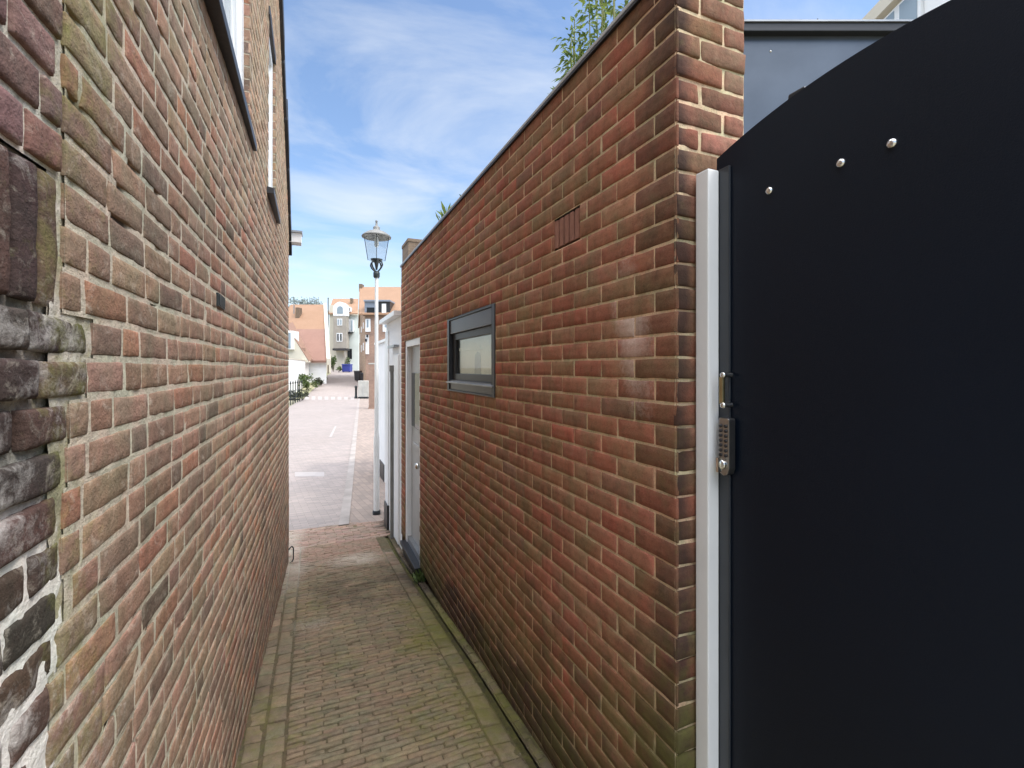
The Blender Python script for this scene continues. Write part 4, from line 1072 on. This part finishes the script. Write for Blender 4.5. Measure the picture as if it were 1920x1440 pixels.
b = MB(); b.prism(archp(632, 643, 574, 588, cb-.06), fr(0, .04)); b.build('arched_window', 'pane_pale', ga)
b = MB(); b.camb(H(625, cb), H(649.5, cb), cb, c-.003, Z(653, cb), Z(592.5, cb)); bay = b.build('bay', 'taupe', bh)
b = MB(); b.camb(H(624, cb), H(650.5, cb), cb-.1, c-.003, Z(657, cb), Z(653.2, cb)); b.build('bay_soffit', 'tile_dark', bh)
for px, ps, y0, y1, m in ((634.5, 2.2, 599, 609, 'pane_pale'), (639.5, 2.2, 599, 609, 'pane_pale'), (634, 2.6, 626, 639, 'pane_dark'), (639.5, 2.6, 626, 639, 'pane_dark')):
    b = MB(); b.camb(H(px-ps, cb), H(px+ps, cb), cb-.05, cb, Z(y1+1.5, cb), Z(y0-1.5, cb)); w = b.build('window', 'white_paint', bay)
    b = MB(); b.camb(H(px-ps*.55, cb), H(px+ps*.55, cb), cb-.07, cb-.03, Z(y1, cb), Z(y0, cb)); b.build('pane', m, w)
c2 = c+.3
for px0, px1, y0, y1, m in ((650.5, 657, 599, 622, 'pane_dark'), (658.5, 664, 600, 622, 'pane_pale'), (655.5, 659, 577, 585, 'pane_dark')):
    b = MB(); b.camb(H(px0, c2), H(px1, c2), c2-.45, c2+.2, Z(y1, c2), Z(y0, c2)); w = b.build('window', 'white_paint', bh)
    b = MB(); b.camb(H(px0+1, c2), H(px1-1, c2), c2-.47, c2-.40, Z(y1-1, c2), Z(y0+1, c2)); b.build('pane', m, w)
b = MB(); b.camb(H(649.7, c2), H(661, c2), c2-.8, c2, Z(626, c2), Z(623, c2)); b.build('balcony', 'black', bh)
b = MB(); b.camb(H(651, c2), H(660, c2), c2-.05, c2+.3, Z(673, c2), Z(654, c2)); b.build('passage', 'pane_dark', bh)
b = MB(); b.camb(H(645.5, cb), H(648, cb), cb, cb+.3, zg, Z(657, cb)); b.build('bay_post', 'taupe', bh)
# dark pole between the two
c = 58; p = fr(H(615.3, c), c, gat(615, c))
fp = thing('flagpole', tuple(p), 'thin dark pole standing between the orange roof and the bay fronted house', 'pole')
b = MB(); b.tube(p, (p.x, p.y, Z(560, c)), .075, .06, 10); b.build('shaft', 'bark', fp)
b = MB(); b.lathe((p.x, p.y, Z(560, c)), [(.06, 0), (.09, .05), (.06, .12), (0, .15)], 10); b.build('finial', 'bark', fp)

# ---- big brick house on the right of the street
c = 42
rh = thing('brick_townhouse', tuple(fr(H(715, c), c+3, gat(715, c))), 'tall brown brick house with orange roof and grey dormers on the right of the street', 'house')
zg = gat(715, c)-.4; xl = H(686, c); xl2 = xl-.3636*13; xr = H(760, c)
b = MB(); b.hexa([fr(xl, c, zg), fr(xr, c, zg), fr(xr, c+13, zg), fr(xl2, c+13, zg), fr(xl, c, Z(591, c)), fr(xr, c, Z(591, c)), fr(xr, c+13, Z(591, c)), fr(xl2, c+13, Z(591, c))])
b.build('wall', 'far_red', rh)
b = MB(); b.hexa([fr(xl-.10, c+.1, zg), fr(xl-.04, c+.1, zg), fr(xl2-.04, c+13, zg), fr(xl2-.10, c+13, zg), fr(xl-.10, c+.1, Z(591, c)), fr(xl-.04, c+.1, Z(591, c)), fr(xl2-.04, c+13, Z(591, c)), fr(xl2-.10, c+13, Z(591, c))])
b.build('side_wall', 'far_tan_lit', rh, label='brick side facing the street, coloured a sunlit tan')
zr_ = Z(538, c+4.5)
b = MB(); e = .35
xa, xb_ = H(673, c+2.2), xr+.3
b.hexa([fr(xl-.5, c-e, Z(592, c)), fr(xb_, c-e, Z(592, c)), fr(xb_, c+4.5, zr_-.2), fr(H(674, c+4.5), c+4.5, zr_-.2),
        fr(xl-.5, c-e, Z(589, c)), fr(xb_, c-e, Z(589, c)), fr(xb_, c+4.5, zr_), fr(H(674, c+4.5), c+4.5, zr_)])
rf = b.build('roof', 'tile_orange', rh)
b = MB(); b.hexa([fr(H(674, c+4.5), c+4.503, zr_-.2), fr(xb_, c+4.503, zr_-.2), fr(xb_, c+13.5, Z(591, c)), fr(xl2-.4, c+13.5, Z(591, c)),
                  fr(H(674, c+4.5), c+4.503, zr_), fr(xb_, c+4.503, zr_), fr(xb_, c+13.5, Z(589, c)), fr(xl2-.4, c+13.5, Z(589, c))])
b.build('rear_roof', 'tile_orange', rh)
g0, g1, g2 = fr(xl-.03, c+.05, Z(591, c)), fr(H(674, c+4.5)+.04, c+4.5, zr_-.1), fr(xl2, c+13, Z(591, c))
b = MB(); b.add([g0, g1, g2, g0+Vector((.4, 0, 0)), g1+Vector((.4, 0, 0)), g2+Vector((.4, 0, 0))], [(0, 1, 2), (5, 4, 3), (0, 3, 4, 1), (1, 4, 5, 2), (2, 5, 3, 0)])
b.build('side_gable', 'far_tan_lit', rh)
b = MB(); b.camb(H(673.5, 46.3), H(679, 46.3), 46.2, 46.9, zr_-.5, zr_+.25); b.build('chimney', 'chimney_brick', rf)
for x0, x1, m2, px0, px1 in ((684.5, 704, 'bluegrey', 689, 703), (710, 732, 'slate', 717, 725)):
    b = MB(); b.camb(H(x0, c), H(x1, c), c-.15, c+3, Z(590.5, c), Z(566, c)); dm = b.build('dormer', m2, rh)
    b = MB(); b.camb(H(x0-1, c), H(x1+1, c), c-.3, c+3.1, Z(566, c), Z(563, c)); b.build('dormer_roof', 'bluegrey', dm)
    b = MB(); b.camb(H(px0, c), H(px1, c), c-.2, c-.1, Z(588, c), Z(570 if m2 == 'slate' else 577, c)); w = b.build('window', 'white_paint', dm) if m2 == 'slate' else b.build('window', 'pane_dark', dm)
b = MB(); b.camb(xl-.2, H(744, c), c-.25, c+.0, Z(592.5, c), Z(589.5, c)); b.build('cornice', 'slate', rh)
for x0, x1, y0, y1 in ((685.5, 695, 598, 622), (718, 731, 598, 622), (703, 709, 598, 622)):
    b = MB(); b.camb(H(x0, c), H(x1, c), c-.08, c-.002, Z(y1, c), Z(y0, c)); w = b.build('window', 'white_paint', rh)
    b = MB(); b.camb(H(x0+(x1-x0)*.3, c), H(x0+(x1-x0)*.62, c), c-.10, c-.06, Z(y1-8, c), Z(y0+1.5, c)); b.build('pane', 'pane_pale', w)
b = MB(); b.camb(H(686, c), H(692, c), c-.08, c-.002, Z(664, c), Z(628, c)); sg = b.build('white_panel', 'white_paint', rh)
for px, py in ((690, 630), (687.6, 638)):
    b = MB(); b.camb(H(px-1.4, c), H(px+1.4, c), c-.3, c-.08, Z(py+2.5, c), Z(py-2.5, c)); b.build('wall_lamp', 'black', rh)
for s, z0_, z1_ in ((2.0, 612, 600), (6.5, 612, 600), (2.0, 655, 640), (6.5, 655, 640), (10.5, 630, 610)):
    q0 = fr(xl-.12-.3636*s, c+s); q1 = fr(xl-.12-.3636*(s+1.2), c+s+1.2)
    b = MB(); b.hexa([fr(xl-.16-.3636*s, c+.1+s, Z(z0_, c)), fr(xl-.10-.3636*s, c+.1+s, Z(z0_, c)), fr(xl-.10-.3636*(s+1.1), c+.1+s+1.1, Z(z0_, c)), fr(xl-.16-.3636*(s+1.1), c+.1+s+1.1, Z(z0_, c)),
                      fr(xl-.16-.3636*s, c+.1+s, Z(z1_, c)), fr(xl-.10-.3636*s, c+.1+s, Z(z1_, c)), fr(xl-.10-.3636*(s+1.1), c+.1+s+1.1, Z(z1_, c)), fr(xl-.16-.3636*(s+1.1), c+.1+s+1.1, Z(z1_, c))])
    b.build('window', 'white_paint', rh)

# ---- trees far behind the roofs
for px, py, w, sd, lb in ((556, 566, 2.2, 1, 'faint bare topped tree at the left end beyond the orange roof ridge'), (582, 563, 1.3, 2, 'faint rounded tree top in the middle beyond the orange roof ridge'), (595, 561, 1.1, 3, 'faint taller tree top near the right end beyond the orange roof ridge')):
    c = 95; p = fr(H(px, c), c, gat(px, c)); rs = random.Random(sd)
    t = thing('tree', tuple(p), lb, 'tree', 'trees beyond the orange roof')
    top = Z(py-6, c)
    b = MB(); b.tube(p, (p.x, p.y, top-1.2), .3, .12, 8)
    for k in range(7): b.tube((p.x, p.y, top-5+k*.5), (p.x+rs.uniform(-w, w), p.y+rs.uniform(-1, 1), top-rs.uniform(0, 2)), .09, .03, 5)
    b.build('trunk', 'bark', t)
    b = MB()
    for k in range(16): leaves(b, (p.x+rs.uniform(-w, w), p.y+rs.uniform(-w, w), top-rs.uniform(.2, 4.5)), (.9, .9, .7), 55, .42, rs)
    b.build('crown', 'leaf_haze', t)

# ---- bamboo behind the brick wall, weeds on its top and at its foot
rs = random.Random(21)
bp = Vector((1.40, 2.15, float(G(2.1))))
bam = thing('bamboo', tuple(bp), 'yellow green bamboo rising above the top of the brick wall', 'plant')
st = MB(); lf = MB()
for k in range(26):
    base = bp+Vector((rs.uniform(-.10, .12), rs.uniform(-.40, .30), 0)); f = (base.y-1.75)/.92
    hgt = CZ+2.27-.66*max(0, min(1, f))+rs.uniform(-.30, .10)
    tip = Vector((base.x-.03+rs.uniform(-.08, .08), base.y+rs.uniform(-.08, .08), hgt))
    st.tube(base, tip, .007, .003, 6)
    for j in range(84):
        z = CZ+1.5+(hgt-CZ-1.5)*rs.random()**.9; q = base.lerp(tip, (z-base.z)/(tip.z-base.z))
        a = Vector((rs.gauss(0, 1), rs.gauss(0, 1), rs.gauss(-.1, .6))).normalized(); q = q+a*rs.uniform(.0, .10)
        s = a.cross(Vector((rs.gauss(0, .5), rs.gauss(0, .5), 1))).normalized(); L = rs.uniform(.022, .052); w = L*.19
        drop = Vector((0, 0, -L*.25))
        lf.add([q, q+a*L*.35+s*w, q+a*L+drop, q+a*L*.35-s*w], [(0, 1, 2, 3)])
st.build('cane', 'cane', bam); lf.build('foliage', 'leaf_bamboo', bam)
def weed(p, n, L0, label, m, seed, spread=1.0):
    rs = random.Random(seed); t = thing('weed', tuple(p), label, 'weed'); b = MB()
    for k in range(n):
        q = Vector(p)+Vector((rs.uniform(-.06, .06)*spread, rs.uniform(-.1, .1)*spread, 0))
        a = Vector((rs.gauss(0, .45), rs.gauss(0, .45), 1)).normalized(); L = L0*rs.uniform(.5, 1.15); s = a.orthogonal().normalized(); s = Matrix.Rotation(rs.uniform(0, 6.3), 3, a) @ s
        w = L*.10; bend = Vector((rs.uniform(-.3, .3), rs.uniform(-.3, .3), 0))*L
        b.add([q-s*w*.5, q+s*w*.5, q+a*L*.6+s*w, q+a*L*.6-s*w], [(0, 1, 2, 3)]); b.add([q+a*L*.6-s*w, q+a*L*.6+s*w, q+a*L+bend*.4], [(0, 1, 2)])
    b.build('blades', m, t); return t
weed((.955, 3.42, ZT+.014), 46, .11, 'pale tuft of weeds on top of the brick wall, further along it', 'leaf_bamboo', 31)
weed((.98, 3.02, ZT+.014), 26, .09, 'dark small tuft of weeds on top of the brick wall, nearer the bamboo', 'leaf_green', 32)
weed((.868, 4.08, float(G(4.08))-.02), 60, .11, 'small green weed at the foot of the brick wall by the door step', 'leaf_green', 33, .55)

# ------------------------------------------------------------------ light
sd = Vector((.42, -.36, .83)).normalized()
sun = bpy.data.lights.new('sun', 'SUN'); sun.energy = 1.5; sun.angle = R(12); sun.color = (1, .96, .90)
so = bpy.data.objects.new('sun', sun); COL.objects.link(so); so.rotation_euler = sd.to_track_quat('Z', 'Y').to_euler()
W = bpy.data.worlds.new('World'); SC.world = W; W.use_nodes = True
t = W.node_tree; bg = t.nodes['Background']
SKYG, FILLSKY = 1.30, 29.0
sky = t.nodes.new('ShaderNodeTexSky'); sky.sky_type = 'NISHITA'; sky.sun_disc = False
sky.sun_elevation = math.asin(sd.z); sky.sun_rotation = math.atan2(sd.x, sd.y); sky.air_density = 1.0; sky.dust_density = .6; sky.ozone_density = 2.0
class WT(NT):
    def __init__(s): s.t = t
w = WT()
tc = w.n('ShaderNodeTexCoord').outputs['Generated']
sp = w.n('ShaderNodeSeparateXYZ'); w.l(tc, sp.inputs[0])
den = w.math('ADD', w.math('MAXIMUM', sp.outputs[2], 0.0), .22)
cb = w.n('ShaderNodeCombineXYZ'); w.l(w.math('DIVIDE', sp.outputs[0], den), cb.inputs[0]); w.l(w.math('DIVIDE', sp.outputs[1], den), cb.inputs[1])
mp = w.n('ShaderNodeMapping'); mp.inputs['Rotation'].default_value = (0, 0, R(20)); mp.inputs['Scale'].default_value = (1.0, 1.5, 1); mp.inputs['Location'].default_value = (.35, .2, 0)
w.l(cb.outputs[0], mp.inputs['Vector'])
c1 = w.noise(1.5, 9, .58, mp.outputs[0], .5); c2 = w.noise(.8, 3, .5, cb.outputs[0])
cl = w.math('ADD', w.math('MULTIPLY', c1, .6), w.math('MULTIPLY', c2, .5))
cov = w.mrange(cl, .52, .76, 0, .9)
lowh = w.mrange(sp.outputs[2], .27, .0, 0, .6)         # whitening to the horizon
cov = w.math('MAXIMUM', cov, lowh)
mixc = w.mix(cov, w.mix(1.0, sky.outputs[0], (SKYG, SKYG, SKYG, 1), 'MULTIPLY'), (5.0, 5.25, 5.5, 1))
# out-of-view bright sky added overhead to fill the alley, lower behind the camera
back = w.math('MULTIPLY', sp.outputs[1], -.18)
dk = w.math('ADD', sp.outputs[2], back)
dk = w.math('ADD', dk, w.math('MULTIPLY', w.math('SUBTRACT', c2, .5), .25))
fillsky = w.mrange(dk, .64, .86, 0, 1)
mixc = w.mix(fillsky, mixc, (FILLSKY*.97, FILLSKY*1.0, FILLSKY*1.06, 1))
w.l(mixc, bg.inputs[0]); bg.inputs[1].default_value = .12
SC.view_settings.view_transform = 'Standard'; SC.view_settings.look = 'None'; SC.view_settings.exposure = .72; SC.view_settings.gamma = 1
SC.render.engine = 'CYCLES'; SC.cycles.use_denoising = True; SC.cycles.max_bounces = 8; SC.cycles.diffuse_bounces = 5
SC.cycles.transparent_max_bounces = 12
